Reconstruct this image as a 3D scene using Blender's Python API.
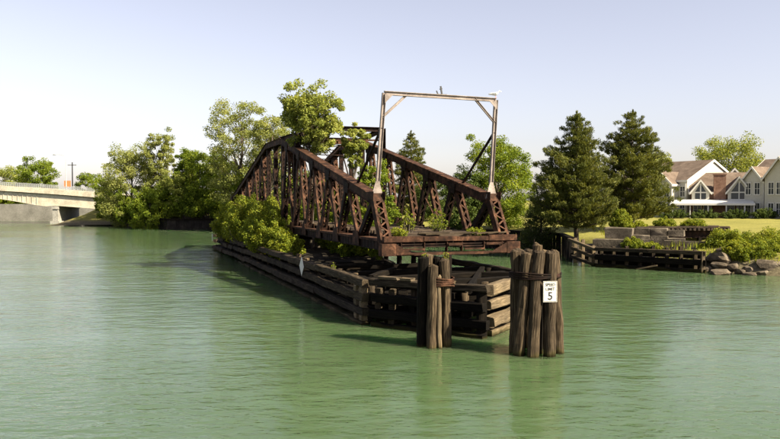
import bpy, math, random
import numpy as np
from mathutils import Vector, Matrix, noise as mnoise
R = math.radians
scn = bpy.context.scene
for o in list(bpy.data.objects):
    bpy.data.objects.remove(o, do_unlink=True)
COL = scn.collection

# ------------------------------------------------------------ camera
HC = 5.2
cam_d = bpy.data.cameras.new('camera'); cam = bpy.data.objects.new('camera', cam_d); COL.objects.link(cam)
cam.location = (0, 0, HC); cam.rotation_euler = (R(90 - 1.49), 0, 0)
cam_d.sensor_width = 36; cam_d.lens = 750 / 780 * 36
cam_d.clip_start = 0.1; cam_d.clip_end = 6000
scn.camera = cam

# ------------------------------------------------------------ world and sun
SUN_EL, SUN_AZ = R(39), math.atan2(-0.51, 0.86)       # direction towards the sun, plan angle from +X
w = bpy.data.worlds.new('World'); scn.world = w; w.use_nodes = True
nt = w.node_tree; nt.nodes.clear()
wo = nt.nodes.new('ShaderNodeOutputWorld'); bg = nt.nodes.new('ShaderNodeBackground')
sky = nt.nodes.new('ShaderNodeTexSky'); sky.sky_type = 'NISHITA'; sky.sun_disc = False
sky.sun_elevation = SUN_EL; sky.sun_rotation = math.pi / 2 - SUN_AZ
sky.air_density = 1.0; sky.dust_density = 1.3; sky.ozone_density = 1.0; sky.altitude = 100
hs = nt.nodes.new('ShaderNodeHueSaturation'); hs.inputs['Saturation'].default_value = 0.55
nt.links.new(sky.outputs[0], hs.inputs['Color'])
wb = nt.nodes.new('ShaderNodeMix'); wb.data_type = 'RGBA'; wb.blend_type = 'MULTIPLY'; wb.inputs[0].default_value = 1; wb.inputs[7].default_value = (1.085, 0.998, 1.03, 1)
nt.links.new(hs.outputs[0], wb.inputs[6]); nt.links.new(wb.outputs[2], bg.inputs[0]); nt.links.new(bg.outputs[0], wo.inputs[0])
bg.inputs[1].default_value = 0.0535
sun_d = bpy.data.lights.new('sun', 'SUN'); sun = bpy.data.objects.new('sun', sun_d); COL.objects.link(sun)
sun_d.energy = 5.0; sun_d.angle = R(0.55); sun_d.color = (1.0, 0.88, 0.66)
sd = Vector((math.cos(SUN_AZ) * math.cos(SUN_EL), math.sin(SUN_AZ) * math.cos(SUN_EL), math.sin(SUN_EL)))
sun.rotation_euler = (-sd).to_track_quat('-Z', 'Y').to_euler()
sun.location = (60, -30, 60)
vs = scn.view_settings
vs.view_transform = 'Standard'; vs.look = 'None'; vs.exposure = 1.8; vs.gamma = 1; vs.use_curve_mapping = False
scn.render.engine = 'CYCLES'
scn.cycles.max_bounces = 6; scn.cycles.transparent_max_bounces = 6
scn.cycles.sample_clamp_indirect = 6

# ------------------------------------------------------------ materials
def new_mat(name):
    m = bpy.data.materials.new(name); m.use_nodes = True
    t = m.node_tree; t.nodes.clear()
    out = t.nodes.new('ShaderNodeOutputMaterial'); p = t.nodes.new('ShaderNodeBsdfPrincipled')
    t.links.new(p.outputs[0], out.inputs[0])
    return m, t, p, out
def N(t, typ, **kw):
    n = t.nodes.new(typ)
    for k, v in kw.items(): setattr(n, k, v)
    return n
def ramp(t, stops, inp=None):
    r = N(t, 'ShaderNodeValToRGB')
    e = r.color_ramp.elements
    e[0].position, e[0].color = stops[0][0], (*stops[0][1], 1)
    e[1].position, e[1].color = stops[-1][0], (*stops[-1][1], 1)
    for p_, c_ in stops[1:-1]:
        x = e.new(p_); x.color = (*c_, 1)
    if inp is not None: t.links.new(inp, r.inputs[0])
    return r
def noise(t, scale, detail=4, rough=0.55, vec=None):
    n = N(t, 'ShaderNodeTexNoise'); n.inputs['Scale'].default_value = scale
    n.inputs['Detail'].default_value = detail; n.inputs['Roughness'].default_value = rough
    if vec is not None: t.links.new(vec, n.inputs['Vector'])
    return n
def mixc(t, a, b, fac, mode='MIX'):
    m = N(t, 'ShaderNodeMix', data_type='RGBA', blend_type=mode)
    for sock, v in ((m.inputs[0], fac), (m.inputs[6], a), (m.inputs[7], b)):
        if isinstance(v, (int, float)): sock.default_value = v
        elif isinstance(v, tuple): sock.default_value = (*v, 1)
        else: t.links.new(v, sock)
    return m.outputs[2]
def bump(t, p, h, strength=0.4, dist=0.02):
    b = N(t, 'ShaderNodeBump'); b.inputs['Strength'].default_value = strength; b.inputs['Distance'].default_value = dist
    t.links.new(h, b.inputs['Height']); t.links.new(b.outputs[0], p.inputs['Normal'])
    return b
def mottled(name, c0, c1, c2, scale=3.0, rough=0.85, metallic=0.0, bstr=0.4, bdist=0.02, fine=24.0):
    m, t, p, _ = new_mat(name)
    tc = N(t, 'ShaderNodeNewGeometry')
    n1 = noise(t, scale, 5, 0.62, tc.outputs['Position']); n2 = noise(t, fine, 4, 0.6, tc.outputs['Position'])
    r1 = ramp(t, [(0.30, c0), (0.52, c1), (0.72, c2)], n1.outputs[0])
    r2 = ramp(t, [(0.3, (0.72, 0.72, 0.72)), (0.7, (1.22, 1.22, 1.22))], n2.outputs[0])
    t.links.new(mixc(t, r1.outputs[0], r2.outputs[0], 1.0, 'MULTIPLY'), p.inputs['Base Color'])
    p.inputs['Roughness'].default_value = rough; p.inputs['Metallic'].default_value = metallic
    if rough >= 0.8: p.inputs['Specular IOR Level'].default_value = 0.12
    bump(t, p, n2.outputs[0], bstr, bdist)
    return m
def timber_mat(name, c0, c1, c2, algae=True):
    m, t, p, _ = new_mat(name)
    a = N(t, 'ShaderNodeAttribute', attribute_name='grain')
    mp = N(t, 'ShaderNodeMapping'); mp.inputs['Scale'].default_value = (0.8, 13, 13)
    t.links.new(a.outputs['Vector'], mp.inputs[0])
    g = noise(t, 2.4, 6, 0.65, mp.outputs[0])
    big = noise(t, 0.9, 3, 0.5, a.outputs['Vector'])
    oi = N(t, 'ShaderNodeObjectInfo')
    r1 = ramp(t, [(0.28, c0), (0.5, c1), (0.72, c2)], g.outputs[0])
    r2 = ramp(t, [(0.3, (0.6, 0.6, 0.62)), (0.7, (1.25, 1.22, 1.15))], big.outputs[0])
    c = mixc(t, r1.outputs[0], r2.outputs[0], 1.0, 'MULTIPLY')
    r3 = ramp(t, [(0.0, (0.7, 0.7, 0.72)), (1.0, (1.25, 1.2, 1.1))], oi.outputs['Random'])
    c = mixc(t, c, r3.outputs[0], 1.0, 'MULTIPLY')
    if algae:                                    # weed line left by the water
        ge = N(t, 'ShaderNodeNewGeometry'); sx = N(t, 'ShaderNodeSeparateXYZ'); t.links.new(ge.outputs['Position'], sx.inputs[0])
        ad = N(t, 'ShaderNodeMath', operation='MULTIPLY_ADD'); t.links.new(big.outputs[0], ad.inputs[0]); ad.inputs[1].default_value = 0.8
        t.links.new(sx.outputs['Z'], ad.inputs[2])
        rr = ramp(t, [(0.30, (.9, .9, .9)), (0.62, (0, 0, 0))], ad.outputs[0])
        c = mixc(t, c, (0.060, 0.052, 0.012), rr.outputs[0])
        wet = ramp(t, [(0.38, (.22, .22, .2)), (0.52, (1, 1, 1))], ad.outputs[0]); c = mixc(t, c, wet.outputs[0], 1.0, 'MULTIPLY')
    t.links.new(c, p.inputs['Base Color']); p.inputs['Roughness'].default_value = 0.9; p.inputs['Specular IOR Level'].default_value = 0.1
    bump(t, p, g.outputs[0], 0.75, 0.03)
    return m
def leaf_mat(name, c0, c1, c2, trans=0.35, clump=0.5):
    m, t, p, out = new_mat(name)
    ge = N(t, 'ShaderNodeNewGeometry')
    n = noise(t, clump, 2, 0.5, ge.outputs['Position'])
    ad = N(t, 'ShaderNodeMath', operation='MULTIPLY_ADD'); t.links.new(ge.outputs['Random Per Island'], ad.inputs[0])
    ad.inputs[1].default_value = 0.55
    s = N(t, 'ShaderNodeMath', operation='MULTIPLY_ADD'); t.links.new(n.outputs[0], s.inputs[0]); s.inputs[1].default_value = 0.9; s.inputs[2].default_value = -0.22
    t.links.new(s.outputs[0], ad.inputs[2])
    c0, c1, c2 = [tuple(x * y for x, y in zip(c, (1.32, 1.23, 0.85))) for c in (c0, c1, c2)]
    r = ramp(t, [(0.1, c0), (0.5, c1), (0.9, c2)], ad.outputs[0])
    t.links.new(r.outputs[0], p.inputs['Base Color']); p.inputs['Roughness'].default_value = 0.6
    p.inputs['Specular IOR Level'].default_value = 0.12
    tr = N(t, 'ShaderNodeBsdfTranslucent')
    yl = mixc(t, r.outputs[0], (1.5, 1.35, 0.55), 1.0, 'MULTIPLY'); t.links.new(yl, tr.inputs[0])
    mx = N(t, 'ShaderNodeMixShader'); mx.inputs[0].default_value = trans
    t.links.new(p.outputs[0], mx.inputs[1]); t.links.new(tr.outputs[0], mx.inputs[2]); t.links.new(mx.outputs[0], out.inputs[0])
    return m
def plain(name, c, rough=0.6, metallic=0.0, var=0.15, scale=4.0):
    lo = tuple(x * (1 - var) for x in c); hi = tuple(min(1, x * (1 + var)) for x in c)
    return mottled(name, lo, c, hi, scale, rough, metallic, 0.15, 0.01)

M = {}
M['rust'] = mottled('rusted_steel', (0.008, 0.0042, 0.0027), (0.037, 0.0175, 0.0102), (0.125, 0.060, 0.034), 2.6, 0.8, 0.0, 0.5, 0.02, 16)
M['dark_shaded_rust'] = mottled('dark_and_shaded_rusted_steel', (0.004, 0.0026, 0.002), (0.014, 0.0074, 0.0054), (0.050, 0.025, 0.017), 2.6, 0.8, 0.0, 0.5, 0.02, 16)  # darker copy of the rust, shade put into the colour for shaded members
M['pole_steel'] = mottled('bleached_rusty_steel', (0.11, 0.086, 0.074), (0.19, 0.155, 0.136), (0.28, 0.24, 0.215), 2.0, 0.7, 0.0, 0.3, 0.01, 20)
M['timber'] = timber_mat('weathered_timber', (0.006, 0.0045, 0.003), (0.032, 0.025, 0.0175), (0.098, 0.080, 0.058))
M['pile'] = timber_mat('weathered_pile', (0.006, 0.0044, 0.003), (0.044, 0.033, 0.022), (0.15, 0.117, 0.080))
M['pale_lit_timber'] = timber_mat('sunlit_pale_timber', (0.05, 0.038, 0.025), (0.105, 0.083, 0.056), (0.205, 0.166, 0.116))  # lighter copy of the timber, sunlight on right-facing faces put into the colour
M['tarred_shaded'] = timber_mat('tarred_and_shaded_timber', (0.0014, 0.0011, 0.0008), (0.0042, 0.0032, 0.0024), (0.015, 0.0115, 0.008))  # near-black copy of the timber, tar plus shade put into the colour
M['tie'] = timber_mat('railway_tie', (0.018, 0.014, 0.012), (0.045, 0.035, 0.028), (0.085, 0.068, 0.054), False)
M['stone'] = mottled('quarried_stone', (0.034, 0.028, 0.021), (0.092, 0.077, 0.058), (0.19, 0.16, 0.122), 1.1, 0.9, 0, 0.8, 0.04, 9)
M['rock'] = mottled('river_rock', (0.036, 0.028, 0.02), (0.09, 0.072, 0.052), (0.18, 0.15, 0.112), 1.6, 0.9, 0, 0.8, 0.05, 7)
M['concrete'] = mottled('concrete', (0.19, 0.18, 0.16), (0.27, 0.26, 0.235), (0.35, 0.335, 0.30), 0.5, 0.85, 0, 0.2, 0.01, 6)
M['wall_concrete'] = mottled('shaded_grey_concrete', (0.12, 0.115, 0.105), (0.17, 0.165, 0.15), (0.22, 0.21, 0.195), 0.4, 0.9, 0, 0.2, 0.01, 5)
M['girder_paint'] = mottled('cream_girder_paint', (0.30, 0.27, 0.21), (0.42, 0.38, 0.30), (0.50, 0.46, 0.375), 0.6, 0.6, 0, 0.1, 0.01, 6)
M['soil'] = mottled('soil', (0.012, 0.010, 0.008), (0.024, 0.020, 0.015), (0.045, 0.038, 0.026), 1.2, 0.95, 0, 0.8, 0.08, 8)
M['seawall'] = mottled('seawall_steel', (0.008, 0.007, 0.006), (0.018, 0.015, 0.013), (0.035, 0.03, 0.024), 0.9, 0.85, 0, 0.4, 0.02, 8)
M['bark'] = mottled('bark', (0.04, 0.032, 0.025), (0.085, 0.07, 0.055), (0.14, 0.12, 0.10), 2.5, 0.95, 0, 0.8, 0.05, 18)
M['white_paint'] = plain('white_paint', (0.55, 0.54, 0.50), 0.5, 0, 0.05)
M['black_paint'] = plain('black_paint', (0.015, 0.015, 0.017), 0.5, 0, 0.2)
M['galv'] = plain('galvanised_steel', (0.42, 0.43, 0.43), 0.45, 0.3, 0.12)
M['siding'] = plain('cream_siding', (0.47, 0.45, 0.385), 0.7, 0, 0.06, 1.0)
M['trim'] = plain('white_trim', (0.60, 0.58, 0.53), 0.55, 0, 0.04)
M['brick'] = mottled('brown_brickwork', (0.12, 0.065, 0.045), (0.19, 0.11, 0.08), (0.27, 0.17, 0.125), 2.2, 0.9, 0, 0.5, 0.02, 20)
M['shingle'] = mottled('brown_shingles', (0.085, 0.062, 0.048), (0.125, 0.094, 0.073), (0.17, 0.13, 0.103), 0.9, 0.9, 0, 0.5, 0.03, 10)
M['awning'] = plain('white_awning', (0.58, 0.58, 0.54), 0.6, 0, 0.05)
M['orange'] = plain('orange_panel', (0.62, 0.17, 0.06), 0.6, 0, 0.15)
M['feather'] = plain('gull_feathers', (0.72, 0.72, 0.70), 0.8, 0, 0.08)
M['asphalt'] = plain('asphalt', (0.06, 0.06, 0.06), 0.9, 0, 0.2)
m, t, p, _ = new_mat('window_glass')
p.inputs['Base Color'].default_value = (0.03, 0.035, 0.04, 1); p.inputs['Roughness'].default_value = 0.12
nn = noise(t, 0.7, 2); bump(t, p, nn.outputs[0], 0.05, 0.02); M['glass'] = m
M['leaf_maple'] = leaf_mat('maple_leaves', (0.040, 0.072, 0.012), (0.094, 0.142, 0.022), (0.175, 0.215, 0.034), 0.45, 0.35)
M['leaf_cotton'] = leaf_mat('cottonwood_leaves', (0.075, 0.105, 0.028), (0.135, 0.170, 0.050), (0.225, 0.250, 0.090), 0.35, 0.35)
M['leaf_silver'] = leaf_mat('silver_leaves', (0.085, 0.112, 0.040), (0.145, 0.175, 0.072), (0.23, 0.255, 0.12), 0.42, 0.3)
M['leaf_shrub'] = leaf_mat('shrub_leaves', (0.045, 0.075, 0.012), (0.105, 0.140, 0.020), (0.20, 0.215, 0.034), 0.36, 0.8)
M['leaf_dark'] = leaf_mat('dark_hedge_leaves', (0.018, 0.034, 0.010), (0.035, 0.058, 0.016), (0.07, 0.095, 0.028), 0.2, 0.6)
M['needle'] = leaf_mat('pine_needles', (0.026, 0.039, 0.014), (0.060, 0.074, 0.024), (0.118, 0.128, 0.042), 0.28, 0.7)
M['needle_dark'] = leaf_mat('dark_needles', (0.016, 0.028, 0.012), (0.034, 0.050, 0.020), (0.065, 0.085, 0.032), 0.18, 0.7)

# grass / bank of the ground sheet
m, t, p, _ = new_mat('ground_cover')
ge = N(t, 'ShaderNodeNewGeometry'); sx = N(t, 'ShaderNodeSeparateXYZ'); t.links.new(ge.outputs['Position'], sx.inputs[0])
n1 = noise(t, 0.22, 5, 0.6, ge.outputs['Position']); n2 = noise(t, 5.0, 5, 0.65, ge.outputs['Position'])
lawn = ramp(t, [(0.3, (0.130, 0.128, 0.032)), (0.55, (0.18, 0.168, 0.044)), (0.75, (0.225, 0.205, 0.06))], n1.outputs[0])
fine = ramp(t, [(0.3, (0.75, 0.75, 0.75)), (0.7, (1.2, 1.2, 1.15))], n2.outputs[0])
lc = mixc(t, lawn.outputs[0], fine.outputs[0], 1.0, 'MULTIPLY')
mud = ramp(t, [(0.3, (0.06, 0.05, 0.03)), (0.7, (0.14, 0.12, 0.075))], n2.outputs[0])
hz = N(t, 'ShaderNodeMath', operation='MULTIPLY_ADD'); t.links.new(n1.outputs[0], hz.inputs[0]); hz.inputs[1].default_value = 0.6; t.links.new(sx.outputs['Z'], hz.inputs[2])
hr = N(t, 'ShaderNodeMapRange'); hr.inputs[1].default_value = 1.0; hr.inputs[2].default_value = 1.6; t.links.new(hz.outputs[0], hr.inputs[0])
t.links.new(mixc(t, mud.outputs[0], lc, hr.outputs[0]), p.inputs['Base Color'])
p.inputs['Roughness'].default_value = 0.95; p.inputs['Specular IOR Level'].default_value = 0.1
bump(t, p, n2.outputs[0], 0.6, 0.08); M['ground'] = m

# water: turbid green, small wind ripples
m, t, p, _ = new_mat('river_water')
ge = N(t, 'ShaderNodeNewGeometry')
nb = noise(t, 0.045, 3, 0.5, ge.outputs['Position'])
cr = ramp(t, [(0.3, (0.045, 0.076, 0.031)), (0.7, (0.057, 0.092, 0.039))], nb.outputs[0])
t.links.new(cr.outputs[0], p.inputs['Base Color'])
p.inputs['Roughness'].default_value = 0.09; p.inputs['IOR'].default_value = 1.33
mp = N(t, 'ShaderNodeMapping'); mp.inputs['Rotation'].default_value = (0, 0, R(-14)); mp.inputs['Scale'].default_value = (0.62, 1.25, 1)
t.links.new(ge.outputs['Position'], mp.inputs[0])
w1 = noise(t, 1.1, 3, 0.55, mp.outputs[0]); w2 = noise(t, 3.6, 3, 0.6, mp.outputs[0]); w3 = noise(t, 0.22, 2, 0.5, mp.outputs[0])
a1 = N(t, 'ShaderNodeMath', operation='MULTIPLY_ADD'); t.links.new(w2.outputs[0], a1.inputs[0]); a1.inputs[1].default_value = 0.33; t.links.new(w1.outputs[0], a1.inputs[2])
a2 = N(t, 'ShaderNodeMath', operation='MULTIPLY_ADD'); t.links.new(w3.outputs[0], a2.inputs[0]); a2.inputs[1].default_value = 1.2; t.links.new(a1.outputs[0], a2.inputs[2])
b_ = bump(t, p, a2.outputs[0], 1.0, 0.092)
wp = noise(t, 0.06, 4, 0.6, mp.outputs[0]); wr = N(t, 'ShaderNodeMapRange'); wr.inputs[1].default_value = .35; wr.inputs[2].default_value = .65; wr.inputs[3].default_value = .3; wr.inputs[4].default_value = 1.0
t.links.new(wp.outputs[0], wr.inputs[0]); t.links.new(wr.outputs[0], b_.inputs['Strength'])
p.inputs['Subsurface Weight'].default_value = 1.0; p.inputs['Subsurface Radius'].default_value = (1.0, 1.6, 0.9); p.inputs['Subsurface Scale'].default_value = 3.0
M['water'] = m

# ------------------------------------------------------------ mesh helpers
class MB:
    def __init__(s): s.v = []; s.f = []; s.g = []
    def _add(s, vs_, fs, gs=None):
        o = len(s.v); s.v += [tuple(x) for x in vs_]; s.f += [tuple(i + o for i in f) for f in fs]
        s.g += [tuple(x) for x in (gs if gs is not None else vs_)]
    def box(s, c, d, rot=None):
        c = Vector(c); vs_ = []
        for z in (-.5, .5):
            for x, y in ((-.5, -.5), (.5, -.5), (.5, .5), (-.5, .5)):
                q = Vector((x * d[0], y * d[1], z * d[2]))
                if rot is not None: q = rot @ q
                vs_.append(c + q)
        s._add(vs_, [(3, 2, 1, 0), (4, 5, 6, 7), (0, 1, 5, 4), (1, 2, 6, 5), (2, 3, 7, 6), (3, 0, 4, 7)])
        return s
    def span(s, a, b):
        return s.box([(a[i] + b[i]) / 2 for i in range(3)], [abs(b[i] - a[i]) for i in range(3)])
    def beam(s, a, b, wd, ht, up=(0, 0, 1), off=(0, 0)):
        """bar from a to b: wd along side, ht along up"""
        a, b = Vector(a), Vector(b); ax = (b - a); L = ax.length; ax.normalize()
        up = Vector(up); side = ax.cross(up)
        if side.length < 1e-4: side = ax.cross(Vector((0, 1, 0)))
        side.normalize(); up2 = side.cross(ax)
        c = (a + b) / 2 + side * off[0] + up2 * off[1]
        return s.box(c, (L, wd, ht), Matrix((ax, side, up2)).transposed())
    def tube(s, pts, rad, seg=8, cap=True):
        pts = [Vector(q) for q in pts]; o = len(s.v); n = len(pts); L = 0
        off = random.random() * 40
        for i, q in enumerate(pts):
            d = (pts[min(i + 1, n - 1)] - pts[max(i - 1, 0)]).normalized()
            e = d.cross(Vector((0.31, 0.95, 0.05))).normalized() if abs(d.y) < 0.9 else d.cross(Vector((1, 0, 0.1))).normalized()
            f = d.cross(e)
            if i: L += (q - pts[i - 1]).length
            for k in range(seg):
                a = 2 * math.pi * k / seg
                s.v.append(tuple(q + (e * math.cos(a) + f * math.sin(a)) * rad[i]))
                s.g.append((L + off, math.cos(a) * rad[i] + off, math.sin(a) * rad[i]))
        for i in range(n - 1):
            for k in range(seg):
                s.f.append((o + i * seg + k, o + i * seg + (k + 1) % seg, o + (i + 1) * seg + (k + 1) % seg, o + (i + 1) * seg + k))
        if cap:
            s.f.append(tuple(o + (n - 1) * seg + k for k in range(seg))); s.f.append(tuple(o + k for k in reversed(range(seg))))
        return s
    def timber(s, a, b, wd, ht, rng, jit=0.012, seglen=1.1, sag=0.0):
        a, b = Vector(a), Vector(b); ax = b - a; L = ax.length; ax.normalize()
        up = Vector((0, 0, 1)) if abs(ax.z) < 0.8 else Vector((0, 1, 0)); side = ax.cross(up).normalized(); up = side.cross(ax)
        n = max(2, int(L / seglen)); ch = 0.12 * min(wd, ht); o = len(s.v); g0 = rng.uniform(0, 60)
        prof = [(-wd / 2 + ch, -ht / 2), (wd / 2 - ch, -ht / 2), (wd / 2, -ht / 2 + ch), (wd / 2, ht / 2 - ch),
                (wd / 2 - ch, ht / 2), (-wd / 2 + ch, ht / 2), (-wd / 2, ht / 2 - ch), (-wd / 2, -ht / 2 + ch)]
        for i in range(n + 1):
            f = i / n; c = a + ax * (L * f) - Vector((0, 0, sag * 4 * f * (1 - f)))
            c = c + side * rng.uniform(-jit, jit) + up * rng.uniform(-jit, jit)
            for (x, y) in prof:
                e = ax * (rng.uniform(-0.05, 0.05) if i in (0, n) else 0)
                s.v.append(tuple(c + side * (x + rng.uniform(-jit, jit) * .7) + up * (y + rng.uniform(-jit, jit) * .7) + e))
                s.g.append((L * f + g0, x + g0, y))
        for i in range(n):
            for k in range(8):
                s.f.append((o + i * 8 + k, o + i * 8 + (k + 1) % 8, o + (i + 1) * 8 + (k + 1) % 8, o + (i + 1) * 8 + k))
        s.f.append(tuple(o + n * 8 + k for k in range(8))); s.f.append(tuple(o + k for k in reversed(range(8))))
        return s
    def prism(s, poly, axis_a, axis_b, depth, origin=(0, 0, 0)):
        """poly (u,v) in plane axis_a/axis_b, extruded by vector depth"""
        A, B, D, O = Vector(axis_a), Vector(axis_b), Vector(depth), Vector(origin); n = len(poly)
        vs_ = [O + A * u + B * v for u, v in poly] + [O + A * u + B * v + D for u, v in poly]
        s._add(vs_, [tuple(reversed(range(n))), tuple(range(n, 2 * n))] + [(k, (k + 1) % n, n + (k + 1) % n, n + k) for k in range(n)])
        return s
    def build(s, name, mat, parent=None, smooth=False, loc=None):
        me = bpy.data.meshes.new(name); me.from_pydata(s.v, [], s.f)
        at = me.attributes.new('grain', 'FLOAT_VECTOR', 'POINT')
        at.data.foreach_set('vector', np.array(s.g, dtype=np.float32).ravel())
        me.materials.append(mat)
        if smooth: me.polygons.foreach_set('use_smooth', [True] * len(me.polygons))
        me.update()
        return link(name, me, parent, loc)
def link(name, me, parent=None, loc=None):
    o = bpy.data.objects.new(name, me); COL.objects.link(o)
    if parent is not None: o.parent = parent
    if loc is not None: o.location = loc
    return o
def tag(o, label=None, cat=None, group=None, kind=None):
    if label: o['label'] = label
    if cat: o['category'] = cat
    if group: o['group'] = group
    if kind: o['kind'] = kind
    return o
def thing(name, label, cat, loc=(0, 0, 0), rz=0.0, group=None):
    e = bpy.data.objects.new(name, None); COL.objects.link(e); e.location = loc; e.rotation_euler = (0, 0, rz)
    e.empty_display_size = 0.3
    return tag(e, label, cat, group)

def quads_mesh(name, P, mat):
    """P: (n,4,3) array of separate quads"""
    n = len(P); me = bpy.data.meshes.new(name)
    me.vertices.add(n * 4); me.vertices.foreach_set('co', P.astype(np.float32).ravel())
    me.loops.add(n * 4); me.loops.foreach_set('vertex_index', np.arange(n * 4, dtype=np.int32))
    me.polygons.add(n); me.polygons.foreach_set('loop_start', np.arange(0, n * 4, 4, dtype=np.int32))
    me.materials.append(mat); me.update(calc_edges=True)
    return me
def unit(a): return a / np.maximum(np.linalg.norm(a, axis=1, keepdims=True), 1e-6)
def leaves(rng, centers, radii, per, leaf, aspect=0.6, flat=0.75, along=None):
    """leaf quads spread through clumps"""
    per = int(per * 1.65) if along is None else per
    C = np.repeat(np.array(centers), per, axis=0); Rr = np.repeat(np.array(radii), per)[:, None]
    n = len(C)
    d = unit(rng.normal(size=(n, 3))) * (rng.random((n, 1)) ** 0.45)
    d[:, 2] *= flat
    c = C + d * Rr
    nrm = unit(rng.normal(size=(n, 3)) + unit(d) * 0.6 + np.array([0, 0, 0.5]))
    u = unit(np.cross(nrm, rng.normal(size=(n, 3))))
    if along is not None:
        u = unit(np.repeat(np.array(along), per, axis=0) + rng.normal(size=(n, 3)) * 0.55)
        nrm = unit(np.cross(u, rng.normal(size=(n, 3))))
    v = np.cross(nrm, u)
    s = leaf * (0.38 + 0.66 * rng.random((n, 1)))
    a = u * s * 0.5; b = v * s * 0.5 * aspect
    return np.stack([c - a, c + b - a * 0.1, c + a, c - b - a * 0.1], axis=1)

def broadleaf(name, label, loc, H, Rad, seed, leafm, cat='tree', base=0.2, leaf=0.24, limbs=26, per=110, shape='round',
              trunk_r=None, group=None, lean=(0, 0), squash=1.0, cr=(0.16, 0.27), bark='bark', foliage_name='crown', trunk_name='trunk'):
    rng = np.random.default_rng(seed); r2 = random.Random(seed)
    T = thing(name, label, cat, loc, 0, group)
    tr = trunk_r or H * 0.022
    mb = MB(); n = 8; tp = []
    for i in range(n + 1):
        f = i / n
        tp.append(Vector((lean[0] * f + r2.uniform(-1, 1) * 0.02 * H * (f > 0), lean[1] * f + r2.uniform(-1, 1) * 0.02 * H * (f > 0), -0.4 + f * (0.86 * H + 0.4))))
    mb.tube(tp, [tr * (1.25 if i == 0 else 1 - 0.86 * i / n) for i in range(n + 1)], 7)
    def at(f):
        x = max(0, min(0.999, f)) * n; i = int(x); return tp[i].lerp(tp[i + 1], x - i)
    def prof(f):
        if shape == 'round': return math.sqrt(max(0.06, 1 - ((f - 0.52) / 0.52) ** 2))
        if shape == 'tall': return 0.45 + 0.55 * math.sin(math.pi * min(1, f * 0.95 + 0.08)) if f < 0.85 else 0.55
        if shape == 'cone': return max(0.1, (1 - f) ** 0.75)
        return 1
    C, Q = [], []
    C.append(at(0.99) + Vector((0, 0, 0.05 * H))); Q.append(Rad * 0.2)
    for k in range(limbs):
        g = (k + r2.random()) / limbs                  # 0..1 through the crown
        h = base + (1 - base) * g
        az = k * 2.39996 + r2.uniform(-0.4, 0.4)
        rr = Rad * prof(g) * r2.uniform(0.55, 1.02)
        st = at(max(0.08, h - 0.16 - 0.12 * r2.random()))
        c0 = at(min(0.98, h))
        en = Vector((c0.x + math.cos(az) * rr, c0.y + math.sin(az) * rr * squash, H * (h + r2.uniform(-.03, .035)) * 0.96))
        md = st.lerp(en, 0.5) + Vector((0, 0, 0.06 * H * r2.uniform(-.3, 0.9)))
        lr = tr * 0.36 * (1.1 - 0.7 * g)
        mb.tube([st, st.lerp(md, .5) , md, md.lerp(en, .55), en], [lr, lr * .8, lr * .6, lr * .4, lr * .15], 5, False)
        for q, f in ((en, 1.0), (md.lerp(en, 0.5), 0.95), (md, 0.8)):
            if f == 0.8 and r2.random() < 0.45: continue
            C.append(q + Vector([r2.gauss(0, .05) * Rad for _ in range(3)])); Q.append(Rad * r2.uniform(*cr) * f)
        for j in range(2):
            s0 = md.lerp(en, r2.uniform(0.1, 0.6)); a2 = az + r2.choice((-1, 1)) * r2.uniform(0.5, 1.2)
            e2 = s0 + Vector((math.cos(a2), math.sin(a2) * squash, r2.uniform(-0.35, 0.75))) * Rad * r2.uniform(0.22, 0.42)
            mb.tube([s0, s0.lerp(e2, .5) + Vector((0, 0, .02 * H)), e2], [lr * .45, lr * .3, lr * .1], 4, False)
            C.append(e2); Q.append(Rad * r2.uniform(*cr) * 0.85)
    mb.build(trunk_name, M[bark], T, True)
    P = leaves(rng, [tuple(c) for c in C], Q, per, leaf)
    P = P[P[:, :, 2].min(axis=1) > 0.05]
    link(foliage_name, quads_mesh(foliage_name, P, M[leafm]), T)
    return T

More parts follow.
